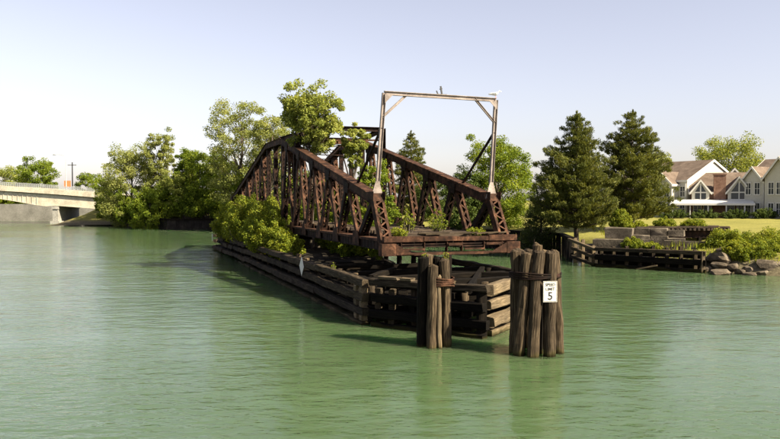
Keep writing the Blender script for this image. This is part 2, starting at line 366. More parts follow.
def conifer(name, label, loc, H, Rad, seed, leafm='needle', base=0.1, levels=24, per=20, leaf=0.34, power=0.8, group=None, droop=0.0, full=1.0):
    rng = np.random.default_rng(seed); r2 = random.Random(seed)
    T = thing(name, label, 'tree', loc, 0, group)
    mb = MB(); tr = H * 0.02
    tp = [Vector((r2.uniform(-.06, .06) * (i > 0), r2.uniform(-.06, .06), -0.4 + (H * 0.97 + .4) * i / 8)) for i in range(9)]
    mb.tube(tp, [tr * (1.2 if i == 0 else 1 - 0.92 * i / 8) for i in range(9)], 8)
    C, Q, A = [], [], []
    for l in range(levels):
        f = (l + 0.3) / levels; h = base + (1 - base) * f
        L0 = Rad * min(1.0, (1.0 - f * .97) ** power * (0.74 + 0.9 * min(f + .1, 0.36)))
        nb = max(4, int((8 if f < .75 else 6) * full)); a0 = r2.uniform(0, 7)
        for b in range(nb):
            az = a0 + 2 * math.pi * (b + r2.uniform(-.25, .25)) / nb
            if r2.random() < .1: continue
            L = L0 * r2.choice((r2.uniform(0.45, .9), r2.uniform(.85, 1.12)))
            rise = r2.uniform(0.05, 0.32) - droop + 0.35 * f
            d = Vector((math.cos(az), math.sin(az), rise))
            s0 = Vector((0, 0, h * H * 0.97)); m1 = s0 + d * L * 0.55; e = s0 + d * L + Vector((0, 0, 0.07 * L))
            mb.tube([s0, m1, e], [tr * .28 * (1.1 - f), tr * .18 * (1.1 - f), 0.012], 4, False)
            k = max(2, int(L / 0.42))
            for j in range(k):
                u = 0.28 + 0.72 * (j + 0.6) / k
                q = s0.lerp(e, u) + Vector((r2.gauss(0, .16), r2.gauss(0, .16), r2.gauss(0.02, .1)))
                C.append(q); Q.append(r2.uniform(0.27, 0.46) * (0.75 + 0.4 * (1 - f)))
                A.append((math.cos(az) * .7, math.sin(az) * .7, 0.75 - droop * 2))
                if L > 1.2 and u > .4:
                    sd_ = r2.choice((-1, 1)) * r2.uniform(.25, .6)
                    C.append(q + Vector((-math.sin(az) * sd_, math.cos(az) * sd_, r2.uniform(-.1, .12)))); Q.append(r2.uniform(.22, .36)); A.append(A[-1])
    for j in range(4):
        C.append((0, 0, H * (0.93 + 0.022 * j))); Q.append(0.26 - .05 * j); A.append((0, 0, 1.3))
    mb.build('trunk', M['bark'], T, True)
    P = leaves(rng, [tuple(c) for c in C], Q, per, leaf, 0.22, 0.8, A)
    link('crown', quads_mesh('crown', P, M[leafm]), T)
    return T

def shrub(name, label, loc, H, rx, ry, seed, leafm='leaf_shrub', per=90, nc=40, leaf=0.16, group=None, cat='shrub', sprays=0.35):
    rng = np.random.default_rng(seed); r2 = random.Random(seed)
    T = thing(name, label, cat, loc, 0, group); mb = MB(); C, Q = [], []
    for k in range(nc):
        az = k * 2.39996; q = math.sqrt((k + .5) / nc)
        top = H * math.sqrt(max(0.1, 1 - 0.85 * q * q)) * r2.uniform(0.55, 1.0 + sprays * .4)
        e = Vector((math.cos(az) * rx * q, math.sin(az) * ry * q, top))
        b = Vector((e.x * .25, e.y * .25, -0.3)); md = b.lerp(e, .6) + Vector((r2.gauss(0, .06), r2.gauss(0, .06), 0)) * H
        mb.tube([b, md, e], [.035 + .008 * H, .02 + .004 * H, .008], 4, False)
        rr = min(rx, ry) * r2.uniform(.22, .36)
        for f, s in ((1.0, .75), (.72, 1.0), (.42, 1.0)):
            if f < .5 and r2.random() < .25: continue
            C.append(tuple(b.lerp(md, .5).lerp(e, f) if f < 1 else e)); Q.append(rr * s)
    mb.build('stems', M['bark'], T, True)
    P = leaves(rng, C, Q, per, leaf, 0.6, 0.9); P = P[P[:, :, 2].min(axis=1) > -0.1]
    link('foliage', quads_mesh('foliage', P, M[leafm]), T)
    return T

# ------------------------------------------------------------ water and ground
bm = MB(); bm._add([(-3000, -400, 0), (3000, -400, 0), (3000, 3500, 0), (-3000, 3500, 0)], [(0, 1, 2, 3)])
tag(bm.build('river_water', M['water']), kind='structure')

SHORE = [(900, -160), (100, 12), (46, 40), (33, 47.5), (26.5, 51.0), (22.6, 54.5), (15.6, 62.6), (16.6, 71), (13, 78), (-32, 133),
         (-38.5, 132.5), (-61.5, 160), (-66, 165.5), (-71, 172), (-73.5, 186), (-900, 190)]
POLY = np.array(SHORE + [(-900, 4000), (900, 4000)], float)
def land_dist(X, Y):
    ins = np.zeros(X.shape, bool); n = len(POLY); j = n - 1
    for i in range(n):
        xi, yi = POLY[i]; xj, yj = POLY[j]
        with np.errstate(divide='ignore', invalid='ignore'):
            c = ((yi > Y) != (yj > Y)) & (X < (xj - xi) * (Y - yi) / (yj - yi + 1e-12) + xi)
        ins ^= c; j = i
    D = np.full(X.shape, 1e9)
    for (x0, y0), (x1, y1) in zip(SHORE[:-1], SHORE[1:]):
        dx, dy = x1 - x0, y1 - y0; L2 = dx * dx + dy * dy
        tt = np.clip(((X - x0) * dx + (Y - y0) * dy) / L2, 0, 1)
        D = np.minimum(D, np.hypot(X - x0 - tt * dx, Y - y0 - tt * dy))
    return np.where(ins, D, -D)
PD = [-40, -6, -1.0, 0, 0.9, 2.2, 7, 20, 60, 400, 4000]; PZ = [-5, -3, -1.0, -0.25, 0.75, 1.6, 2.15, 2.45, 2.7, 3.2, 4.0]
def ground_z(x, y):
    X = np.array([[float(x)]]); Y = np.array([[float(y)]]); return float(np.interp(land_dist(X, Y), PD, PZ)[0, 0])
gx = np.concatenate([np.array([-3000, -1500, -800, -400, -250, -170, -130]), np.arange(-110, 70, 1.0), np.array([75, 85, 100, 130, 180, 260, 400, 800, 1600, 3000])])
gy = np.concatenate([np.array([-400, -200, -80, -20, 10, 25, 35]), np.arange(40, 185, 1.0), np.array([190, 200, 220, 260, 340, 500, 900, 1800, 3500])])
X, Y = np.meshgrid(gx, gy); D_ = land_dist(X, Y); Z = np.interp(D_, PD, PZ)
Z -= 1.7 * np.exp(-((X - 24.6) / 3.6) ** 2 - ((Y - 61.0) / 2.3) ** 2)      # gap under the old railway deck
rs = np.random.default_rng(3); Z += np.where(D_ > 0.5, rs.normal(0, 0.035, Z.shape), 0)
ny, nx = X.shape; V = np.stack([X, Y, Z], -1).reshape(-1, 3)
idx = np.arange(ny * nx).reshape(ny, nx)
F = np.stack([idx[:-1, :-1], idx[:-1, 1:], idx[1:, 1:], idx[1:, :-1]], -1).reshape(-1, 4)
me = bpy.data.meshes.new('ground'); me.from_pydata(V.tolist(), [], F.tolist()); me.materials.append(M['ground'])
me.polygons.foreach_set('use_smooth', [True] * len(me.polygons))
tag(link('ground', me), kind='structure')

# ------------------------------------------------------------ seawalls along the far bank
def seawall(name, label, pts, top, cat='wall', matn='seawall', pitch=0.55, thick=0.22):
    T = thing(name, label, cat, (*pts[0], 0))
    o = Vector((*pts[0], 0))
    for (x0, y0), (x1, y1) in zip(pts[:-1], pts[1:]):
        a, b = Vector((x0, y0, 0)) - o, Vector((x1, y1, 0)) - o; d = (b - a); L = d.length; d.normalize(); nrm = Vector((d.y, -d.x, 0))
        n = max(1, int(L / (pitch * 4)))
        for i in range(n):
            mb = MB(); p0 = a + d * (L * i / n); stp = L / n / 8
            prev = None
            for k in range(9):
                q = p0 + d * stp * k + nrm * (0.16 if (k // 2) % 2 else -0.06)
                if prev is not None: mb.beam((prev + q) / 2 + Vector((0, 0, -1.5)), (prev + q) / 2 + Vector((0, 0, top - 0.02)), (q - prev).length + .02, 0.05, nrm)
                prev = q
            mb.build('sheet_pile', M[matn], T)
        MB().beam(a + Vector((0, 0, top + .1)), b + Vector((0, 0, top + .1)), thick + .3, 0.24).build('cap', M['tarred_shaded'], T)
    return T
seawall('seawall', 'dark sheet pile seawall in front of the lawn, right of the swing bridge', [(15.3, 63.2), (16.2, 70.8), (12.8, 77.8), (4.4, 88)], 1.85)
seawall('seawall', 'dark low wall at the water below the trees, just left of the swing bridge', [(-31, 132.3), (-39, 131.8), (-44, 138)], 1.7)

# ------------------------------------------------------------ swing bridge
BR = thing('swing_bridge', 'rusty brown steel truss swing bridge standing on the timber pier', 'bridge', (-0.2, 36.0, 0), R(20))
W = 6.4
TOP = [(1.4, 5.25), (23.5, 9.75), (29.5, 9.75), (49.6, 5.25)]
def top_z(t_):
    for (t0, z0), (t1, z1) in zip(TOP[:-1], TOP[1:]):
        if t0 <= t_ <= t1: return z0 + (z1 - z0) * (t_ - t0) / (t1 - t0)
    return 5.25
def laced(a, b, width, depth, name, mat, web=0.02, fl=0.11, bar=0.07, pitch=None):
    """built-up member: two channels spaced 'width' across the truss, zigzag lacing on both open faces"""
    a, b = Vector(a), Vector(b); ax = (b - a).normalized(); L = (b - a).length
    side = Vector((1, 0, 0)); nf = side.cross(ax).normalized(); mb = MB()
    for s in (-1, 1):
        o = side * (s * width / 2)
        mb.beam(a + o, b + o, web, depth, nf)
        for q in (-1, 1):
            oo = side * (s * (width / 2 - fl / 2 - web / 2)) + nf * (q * (depth / 2 - 0.012))
            mb.beam(a + oo, b + oo, fl, 0.02, nf)
    pitch = pitch or width * 1.05; n = max(2, int(round(L / pitch)))
    for q in (-1, 1):
        o = nf * (q * (depth / 2 + 0.008))
        for i in range(n):
            s = 1 if (i + (q > 0)) % 2 else -1
            mb.beam(a + ax * (L * i / n) + o + side * (s * (width / 2 - .05)), a + ax * (L * (i + 1) / n) + o - side * (s * (width / 2 - .05)), bar, 0.014, nf)
        for e in (0.06, 0.94):
            c = a + ax * (L * e) + o * 1.08
            mb.beam(c - ax * 0.2, c + ax * 0.2, width, 0.016, nf)
    return mb.build(name, mat, BR)
rngb = random.Random(5)
bot_nodes = [0.0, 3.9, 7.8, 11.7, 15.6, 19.5, 23.5, 29.5, 33.5, 37.4, 41.3, 45.2, 51.0]
top_nodes = [1.4, 5.85, 9.75, 13.65, 17.55, 21.4, 31.6, 35.45, 39.35, 43.2, 49.6]
ZB = 3.05
for s0 in (0, W):
    # chords
    for (t0, z0), (t1, z1) in zip(TOP[:-1], TOP[1:]):
        a, b = Vector((s0, t0, z0)), Vector((s0, t1, z1)); ax = (b - a).normalized(); up = Vector((1, 0, 0)).cross(ax); L = (b - a).length
        mb = MB(); mb.beam(a - ax * .12, b + ax * .12, 0.025, 0.42, up, (0.22, -0.02)); mb.beam(a - ax * .12, b + ax * .12, 0.025, 0.42, up, (-0.22, -0.02))
        mb.beam(a - ax * .14, b + ax * .14, 0.60, 0.03, up, (0, 0.205))
        for q in (-.25, .25): mb.beam(a, b, 0.10, 0.02, up, (q, -0.235))
        for i in range(int(L / 0.32)):
            for q in (-.26, .26): mb.box(a + ax * (0.32 * i + .1) + up * 0.228 + Vector((q, 0, 0)), (0.045, 0.045, 0.022))
        for i in range(int(L / 0.6)):
            mb.beam(a + ax * (.6 * i) + up * -.25 + Vector((-.2, 0, 0)), a + ax * (.6 * i + .5) + up * -.25 + Vector((.2, 0, 0)), .05, .014, up)
        mb.build('top_chord', M['rust'], BR)
    for t0, t1 in zip(bot_nodes[:-1], bot_nodes[1:]):
        mb = MB()
        for q in (-.19, .19): mb.span((s0 + q - .012, t0 + .004, ZB - .24), (s0 + q + .012, t1 - .004, ZB + .24))
        MB().span((s0 - .27, t0 + .006, ZB + .241), (s0 + .27, t1 - .006, ZB + .265)).span((s0 - .292, t0 + .006, ZB + .15), (s0 - .271, t1 - .006, ZB + .262)).build('cover_plate', M['rust'], BR)  # lighter than the chord below, sunlight on its top put into the colour
        for q in (-.24, .24): mb.span((s0 + q - .05, t0 + .01, ZB - .26), (s0 + q + .05, t1 - .01, ZB - .242))
        k = int((t1 - t0) / .5)
        for i in range(k):
            for q in (-.207, .207): mb.span((s0 + q - .012, t0 + .5 * i + .1, ZB - .22), (s0 + q + .012, t0 + .5 * i + .16, ZB + .22))
        mb.build('bottom_chord', M['dark_shaded_rust'], BR)
    # end posts
    for (tb, tt) in ((-0.05, 1.42), (51.05, 49.58)):
        a, b = Vector((s0, tb, 2.95)), Vector((s0, tt, 5.42)); ax = (b - a).normalized(); nf = Vector((1, 0, 0)).cross(ax); L = (b - a).length
        mb = MB()
        for q in (-.27, .27): mb.beam(a, b, .03, .42, nf, (q, 0))
        for f in (-1, 1):
            for q in (-.22, .22): mb.beam(a, b, .13, .022, nf, (q, f * .21))
            for i in range(7):
                p0 = a + ax * (L * (.14 + .72 * i / 7)); p1 = a + ax * (L * (.14 + .72 * (i + 1) / 7)); s = 1 if i % 2 else -1
                mb.beam(p0 + Vector((.2 * s, 0, 0)), p1 - Vector((.2 * s, 0, 0)), .075, .02, nf, (0, f * .232))
            for e0, e1 in ((0.0, .14), (.84, 1.0)): mb.beam(a + ax * L * e0, a + ax * L * e1, .6, .02, nf, (0, f * .225))
        mb.build('end_post', M['rust'], BR)
        MB().span((s0 - .32, tt - .5, 5.2), (s0 - .3, tt + .55, 5.62)).span((s0 + .3, tt - .5, 5.2), (s0 + .32, tt + .55, 5.62)).build('gusset_plate', M['rust'], BR)
    # web members
    def member(tb, tt, wd, mat): laced((s0, tb, ZB + .1), (s0, tt, top_z(tt) - .15), wd * 1.15, .3, 'diagonal', mat)
    for i in range(6):
        if i: member(bot_nodes[i], top_nodes[i - 1] + .15, 0.36, M['dark_shaded_rust'])  # overhanging diagonals take the darker steel, their shade put into the colour
        member(bot_nodes[i] if i else .55, top_nodes[i] - .1 if i else 1.5, 0.36, M['rust']) if i else None
    member(23.5, 21.5, .36, M['dark_shaded_rust'])
    for i in range(6, 11):
        member(bot_nodes[i + 1] if i < 10 else 45.2, top_nodes[i], .34, M['rust']) if i < 10 else member(45.2, 49.5, .34, M['rust'])
        if i < 10: member(bot_nodes[i + 2] if i < 9 else 45.2, top_nodes[i] + (.2 if i < 9 else 0.3), .34, M['dark_shaded_rust']) if i < 9 else None
    for tv in (19.5, 23.5, 26.5, 29.5, 33.5, 37.4, 41.3, 45.2):
        laced((s0, tv, ZB + .1), (s0, tv, top_z(tv) - .15), .30 if 20 < tv < 32 else .2, .34 if 20 < tv < 32 else .18, 'vertical_post', M['dark_shaded_rust'])
    for a, b in (((s0, 23.7, 3.3), (s0, 29.3, 9.4)), ((s0, 29.3, 3.3), (s0, 23.7, 9.4))):
        MB().beam(a, b, .06, .16, (0, 1, 0)).build('cross_brace', M['dark_shaded_rust'], BR)
    for tb, tt in ((7.8, 13.3),):      # light counters
        MB().beam((s0 + .05, tb, ZB + .2), (s0 + .05, tt, top_z(tt) - .2), .05, .07, (1, 0, 0)).build('counter_rod', M['rust'], BR)
    # gusset plates at the joints
    for tn in bot_nodes[1:6]:
        MB().prism([(-.62, -.2), (.62, -.2), (.42, .55), (-.42, .55)], (0, 1, 0), (0, 0, 1), (.02, 0, 0), (s0 - .315, tn, ZB)).prism([(-.62, -.2), (.62, -.2), (.42, .55), (-.42, .55)], (0, 1, 0), (0, 0, 1), (.02, 0, 0), (s0 + .295, tn, ZB)).build('gusset_plate', M['rust'], BR)
    for tn in top_nodes[1:6]:
        k_ = 4.5 / 22.1; pg = [(-.55, -.55 * k_ - .02), (.55, .55 * k_ - .02), (.38, .38 * k_ - .62), (-.38, -.38 * k_ - .62)]
        MB().prism(pg, (0, 1, 0), (0, 0, 1), (.02, 0, 0), (s0 - .285, tn, top_z(tn) + .1)).prism(pg, (0, 1, 0), (0, 0, 1), (.02, 0, 0), (s0 + .265, tn, top_z(tn) + .1)).build('gusset_plate', M['dark_shaded_rust'], BR)
    # raised frame above the centre
    tv, zt, zc = 18.7, top_z(18.7) + .22, (10.0 if s0 == 0 else 10.5)
    mb = MB().span((s0 - .2, tv - .24, zt), (s0 - .17, tv + .24, zc)).span((s0 + .17, tv - .24, zt), (s0 + .2, tv + .24, zc)).span((s0 - .168, tv - .02, zt), (s0 + .168, tv + .02, zc - .05))
    mb.span((s0 - .26, tv - .3, zt - .01), (s0 + .26, tv + .3, zt + .02)); mb.build('frame_column', M['dark_shaded_rust'], BR)
    mb = MB().beam((s0, 18.98, zc - .12), (s0, 25.2, 9.95), .3, .03, (0, 0, 1), (0, .14)).beam((s0, 18.98, zc - .12), (s0, 25.2, 9.95), .03, .26).beam((s0, 18.98, zc - .12), (s0, 25.2, 9.95), .3, .03, (0, 0, 1), (0, -.14))
    mb.build('frame_beam', M['rust'], BR)
# transverse members
def plate_girder(t_, z0, z1, sa, sb, name, mat, fl=.32, nst=5):
    mb = MB().span((sa, t_ - .012, z0 + .02), (sb, t_ + .012, z1 - .02)).span((sa, t_ - fl / 2, z1 - .019), (sb, t_ + fl / 2, z1 + .01)).span((sa, t_ - fl / 2, z0 - .01), (sb, t_ + fl / 2, z0 + .019))
    for i in range(nst): 
        x = sa + (sb - sa) * (i + .5) / nst
        mb.span((x - .012, t_ - fl / 2 + .02, z0 + .021), (x + .012, t_ + fl / 2 - .02, z1 - .021))
    return mb.build(name, mat, BR)
for pts in (((.22, 9.85), (1.3, 10.36)), ((1.32, 10.38), (W - .22, 10.4))):
    a, b = Vector((pts[0][0], 18.7, pts[0][1])), Vector((pts[1][0], 18.7, pts[1][1]))
    MB().beam(a, b, .34, .03, (0, 0, 1), (0, .15)).beam(a, b, .03, .28).beam(a, b, .34, .03, (0, 0, 1), (0, -.15)).build('portal_girder', M['dark_shaded_rust'], BR)
MB().beam((.3, 18.7, 9.45), (W - .3, 18.75, 9.62), .16, .12).build('portal_strut', M['rust'], BR)
plate_girder(24.6, 9.72, 10.2, .24, W - .24, 'portal_girder', M['rust'], .34, 6)
for tv in (23.5, 29.5):
    laced_a, laced_b = (0.32, tv, 9.3), (W - .32, tv, 9.3)
    mb = MB(); mb.beam((.32, tv, 9.55), (W - .32, tv, 9.55), .2, .06); mb.beam((.32, tv, 8.75), (W - .32, tv, 8.75), .2, .06)
    for i in range(8):
        x0 = .32 + (W - .64) * i / 8; x1 = .32 + (W - .64) * (i + 1) / 8; za, zb = (8.78, 9.52) if i % 2 else (9.52, 8.78)
        mb.beam((x0, tv, za), (x1, tv, zb), .08, .05)
    mb.build('sway_frame', M['dark_shaded_rust'], BR)
for a, b in (((.3, 19, 9.7), (W - .3, 24.4, 9.95)), ((W - .3, 24.9, 9.6), (.3, 29.2, 9.6))):
    MB().beam(a, b, .09, .07).build('lateral_brace', M['dark_shaded_rust'], BR)
for tv in bot_nodes[1:]: plate_girder(tv, 2.72, 3.26, .28, W - .28, 'floor_beam', M['dark_shaded_rust'], .3, 5)
for x in (1.55, 2.75, 3.65, 4.85):
    MB().span((x - .012, .2, 2.90), (x + .012, 50.8, 3.34)).span((x - .11, .2, 3.341), (x + .11, 50.8, 3.36)).span((x - .11, .2, 2.88), (x + .11, 50.8, 2.899)).build('stringer', M['dark_shaded_rust'], BR)
rt = random.Random(9); i = 0; t_ = 0.35
while t_ < 27:
    if rt.random() > 0.14:
        MB().timber((1.0 + rt.uniform(-.15, .12), t_ + rt.uniform(-.06, .06), 3.475), (5.4 + rt.uniform(-.15, .15), t_ + rt.uniform(-.06, .06), 3.475 + rt.uniform(-.02, .02)), .22, .22, rt).build('tie', M['tie'], BR)
    t_ += 0.58
# near end: wedge beams and bearings
for x0, x1 in ((-.3, 1.7), (1.74, 3.5), (3.53, 5.2), (5.24, W + .4)):
    MB().span((x0, -.62, 3.20 + rt.uniform(-.02, .02)), (x1, -.30, 3.44 + rt.uniform(-.03, .03))).build('end_beam', M['rust'], BR)
mb = MB().span((-.3, -.60, 2.92), (W + .4, -.32, 2.985)).span((-.3, -.54, 3.04), (W + .4, -.36, 3.10)); mb.build('end_plate', M['dark_shaded_rust'], BR)
mb = MB().span((-.5, -.72, 2.55), (W + .6, -.34, 2.67)); mb.build('lower_end_beam', M['rust'], BR)
for x in (.55, 1.75, 2.95, 3.75, 4.95, 5.95):
    MB().span((x - .02, -.66, 2.722), (x + .02, -.40, 3.155)).build('stiffener', M['rust'], BR)
for x0, x1, z0, z1 in ((.55, 1.75, 2.79, 2.9), (2.95, 3.72, 2.99, 3.12), (3.8, 4.95, 2.77, 2.86), (4.98, 5.9, 3.0, 3.12)):
    MB().span((x0 + .04, -.74, z0), (x1 - .03, -.67, z1)).build('wedge_bar', M['rust'], BR)
for x, sg in ((-.12, 1), (W + .12, -1)):
    MB().span((x - .36, -.80, 2.56), (x + .36, -.28, 3.13)).build('end_bearing', M['rust'], BR)
    MB().prism([(0, 0), (.95, 0), (0, .5)], (sg, 0, 0), (0, 0, 1), (0, .06, 0), (x + sg * .38, -.78, 2.6)).build('end_bracket', M['rust'], BR)
for i in range(10):
    x = rt.uniform(.3, 6); MB().timber((x, rt.uniform(-.5, .3), 3.5 + rt.uniform(.0, .06)), (x + rt.uniform(.5, 1.6), rt.uniform(-.5, .6), 3.58), .12, .07, rt).build('loose_plank', M['timber'], BR)
# gantry at the near end
gl0, gr0 = Vector((0.02, 1.40, 5.4)), Vector((W - .05, 1.40, 5.4))
gl1, gr1 = Vector((.36, 1.25, 10.5)), Vector((W + .12, 1.15, 10.42))
def angle_post(a, b, r=.10):
    mb = MB(); mb.beam(a, b, .02, r * 2, (0, 1, 0), (-r, 0)); mb.beam(a, b, .02, r * 2, (0, 1, 0), (r, 0)); mb.beam(a, b, r * 2, .02, (0, 1, 0))
    return mb
for a, b in ((gl0, gl1), (gr0, gr1)):
    angle_post(a, b, .085).build('gantry_post', M['pole_steel'], BR)
    MB().prism([(-.34, 0), (.34, 0), (.09, .85), (-.09, .85)], (1, 0, 0), (0, 0, 1), (0, .05, 0), (a.x, a.y - .12, a.z - .12)).build('post_gusset', M['pole_steel'], BR)
MB().beam(gl1, gr1, .17, .03, (0, 0, 1), (0, .085)).beam(gl1, gr1, .17, .03, (0, 0, 1), (0, -.085)).beam(gl1, gr1, .03, .14, (0, 0, 1)).build('gantry_beam', M['pole_steel'], BR)
for p, q, sg in ((gl0, gl1, 1), (gr0, gr1, -1)):
    c = q.lerp(p, .235); d = q + (gr1 - gl1).normalized() * sg * 1.22
    angle_post(c, d, .05).build('knee_brace', M['pole_steel'], BR)
    MB().prism([(0, 0), (.42 * sg, 0), (0, -.42)], (1, 0, 0), (0, 0, 1), (0, .03, 0), (q.x, q.y - .12, q.z - .1)).build('corner_plate', M['pole_steel'], BR)
    MB().beam(q.lerp(p, .335), (p.x, 4.6 if sg > 0 else 4.9, top_z(4.7) + .15), .09, .11, (1, 0, 0)).build('back_stay', M['dark_shaded_rust'], BR)
mb = MB(); mx = gl1.lerp(gr1, .5); mb.beam(mx + Vector((-.25, 0, .1)), mx + Vector((.3, 0, .1)), .06, .05); mb.beam(mx + Vector((-.2, 0, .1)), mx + Vector((-.28, 0, .28)), .05, .05); mb.beam(mx + Vector((.02, 0, .1)), mx + Vector((-.05, 0, .52)), .07, .07); mb.beam(mx + Vector((-.1, 0, .36)), mx + Vector((.03, 0, .4)), .06, .06)
mb.build('insulator_bracket', M['black_paint'], BR)

# pivot drum under the bridge
PV = thing('pivot_pier', 'round masonry pivot pier in the dark below the swing bridge', 'pier', BR.matrix_basis @ Vector((3.2, 26.5, 0)), R(20))
PV.location = Vector((-0.2, 36, 0)) + Matrix.Rotation(R(20), 3, 'Z') @ Vector((3.2, 26.5, 0))
mb = MB().tube([(0, 0, -2), (0, 0, 1.2), (0, 0, 2.05)], [3.3, 3.15, 3.1], 28); mb.build('drum', M['stone'], PV)
MB().tube([(0, 0, 2.05), (0, 0, 2.70)], [2.6, 2.6], 28).build('turntable', M['dark_shaded_rust'], PV)

# ------------------------------------------------------------ timber fender pier
FD = thing('timber_pier', 'long weathered timber fender pier carrying the swing bridge', 'pier', (-1.04, 31.2, 0), R(20.2))
fr = random.Random(21)
FW, NS, NT, FL = 8.2, 3.2, -4.6, 51.0
TIERS = [(1.74, .36), (1.15, .36), (.55, .36), (-.02, .34)]
def course(a, b, z, h, wd, mat, piece=9.0, name='waler', skip=0.0, dz=0.0, jit=.014):
    a, b = Vector((*a, z)), Vector((*b, z + dz)); L = (b - a).length; d = (b - a).normalized(); x = 0
    while x < L - .3:
        l = min(L - x, piece * fr.uniform(.75, 1.2))
        if L - x - l < 1.2: l = L - x
        if fr.random() >= skip:
            o = Vector((fr.uniform(-.03, .03), 0, fr.uniform(-.035, .035))); o2 = Vector((fr.uniform(-.03, .03), 0, fr.uniform(-.05, .04)))
            MB().timber(a + d * (x + fr.uniform(.01, .06)) + o, a + d * (x + l - fr.uniform(.01, .06)) + o2, wd * fr.uniform(.9, 1.05), h * fr.uniform(.85, 1.04), fr, jit * 1.5, .7, fr.uniform(0, .03)).build(name, M[mat], FD)
        x += l
# left side: sound part and far broken part
for k, (z, h) in enumerate(TIERS):
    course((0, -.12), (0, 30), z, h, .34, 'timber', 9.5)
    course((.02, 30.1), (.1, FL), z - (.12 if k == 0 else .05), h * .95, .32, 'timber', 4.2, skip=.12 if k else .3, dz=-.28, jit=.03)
    course((.42, .2), (.42, FL - 1), z - .02, h * .9, .26, 'tarred_shaded', 10.5, skip=.05, name='inner_waler', dz=-.2)
def posts(a, b, n, off, ztop, mat='pile', r=.17, name='pile'):
    a, b = Vector((*a, 0)), Vector((*b, 0))
    for i in range(n):
        c = a.lerp(b, (i + .5) / n) + Vector((off[0], off[1], 0)); zt = ztop + fr.uniform(-.25, .12); q = fr.uniform(-.05, .05)
        MB().tube([c + Vector((0, 0, -2.2)), c + Vector((q, q, zt * .6)), c + Vector((q * 1.4, q, zt))], [r * 1.1, r, r * .93], 9).build(name, M[mat], FD, True)
posts((0.78, .4), (0.78, FL), 22, (0, 0), 1.8)
# blocks between tiers at left shoulder
for (z, h), (z2, h2) in zip(TIERS[:-1], TIERS[1:]):
    for tt in (0.18, .95): MB().timber((-.02, tt - .16, (z + z2) / 2), (-.02, tt + .16, (z + z2) / 2), .28, z - z2 - h + .04, fr).build('spacer_block', M['pale_lit_timber'], FD)
# front left face to the nose
for k, (z, h) in enumerate(TIERS):
    a, b = Vector((.12, -.3)), Vector((NS + (.0 if k % 2 else .12), NT)); a = a + Vector((.12, -.02)) * (k % 2)
    course(a, b, z + (.09 if k == 0 else 0), h * (.72 if k == 0 else 1), .34, 'timber' if k == 0 else 'tarred_shaded', 12)  # lit top course lighter, shaded courses below painted near black
    if k < 3: course((.75, -.1), (NS - .2, NT + 1.0), z - .03, h * .85, .3, 'tarred_shaded', 12, name='inner_waler')
posts((.55, -.15), (NS + .2, NT + 1.05), 4, (0.12, .1), 1.9)
# chocks and short blocks along the front face
for f in (.07, .2, .38, .55, .7, .86):
    c = Vector((.12, -.3)).lerp(Vector((NS, NT)), f)
    for (z, h), (z2, h2) in list(zip(TIERS[:-1], TIERS[1:])):
        if fr.random() < .72: MB().timber((c.x + .05, c.y + .12, z - h / 2 - .14), (c.x + .38, c.y + .5, z - h / 2 - .14), .26, .26, fr).build('spacer_block', M['timber'] if f < .25 else M['tarred_shaded'], FD)
for f, l in ((.1, .9), (.3, .5), (.62, .7)):
    c = Vector((.12, -.3)).lerp(Vector((NS, NT)), f); d = (Vector((NS, NT)) - Vector((.12, -.3))).normalized()
    MB().timber((c.x, c.y, 2.02), (c.x + d.x * l, c.y + d.y * l, 2.02), .3, .12, fr).build('cap_block', M['pale_lit_timber'], FD)
# nose post and right nose face
MB().timber((NS + .02, NT + .28, -1.6), (NS + .02, NT + .3, 1.98), .34, .3, fr).build('corner_post', M['tarred_shaded'], FD)
for k, (z, h) in enumerate(TIERS):
    course((NS + .3, NT + .25 + .18 * (k % 2)), (FW, -.1), z + .03, h * 1.15, .42, 'pale_lit_timber', 12, jit=.02)  # sun on the right nose face put into the lighter timber colour
    course((NS + .5, NT + 1.4), (FW - .5, -.1), z - .05, h * .8, .28, 'tarred_shaded', 12, name='inner_waler')
posts((NS + .7, NT + 1.7), (FW - .55, 0), 3, (-.15, 0.1), 1.85)
# right side wall (more open)
for k, (z, h) in enumerate(TIERS):
    if k == 1: continue
    course((FW, 0), (FW, FL), z, h * .9, .32, 'timber', 8.5, skip=.06 if k else 0)
posts((FW - .3, .2), (FW - .3, FL), 20, (0, 0), 1.75, 'tarred_shaded')
# cross ties and diagonal braces inside
for tt, z in ((-2.6, 1.5), (-.3, 1.62), (2.2, 1.6), (5.0, 1.58), (8.5, 1.56)):
    x0 = .5 + max(0, -tt) * .72; x1 = FW - .4 - max(0, -tt) * .85
    MB().timber((x0, tt, z), (x1, tt, z + .05), .3, .3, fr).build('cross_tie', M['tarred_shaded'], FD)
for a, b in (((3.2, -3.2, 1.65), (7.6, 4.2, 1.72)), ((1.2, 0.2, 1.0), (5.8, -1.4, 1.05)), ((4.2, 3.9, 1.62), (7.9, 1.0, 1.72)), ((1.0, 2.2, 1.7), (3.4, 5.6, 1.7))):
    MB().timber(a, b, .26, .26, fr).build('brace', M['tarred_shaded'], FD)
for i in range(int(52 / .62)):
    tt = .6 + i * .62
    if tt > FL - 1: break
    MB().timber((1.0, tt, -1.4), (1.0, tt, 1.35 + fr.uniform(-.25, .1)), .6, .08, fr).build('added_backdrop_plank', M['tarred_shaded'], FD)  # added black backdrop, stands for the shade inside the pier
for i in range(7):
    c = Vector((1.05, .2)).lerp(Vector((NS + .15, NT + 1.75)), (i + .3) / 7)
    MB().timber((c.x, c.y, -1.4), (c.x, c.y, 1.3 + fr.uniform(-.3, .15)), .55, .08, fr).build('added_backdrop_plank', M['tarred_shaded'], FD)
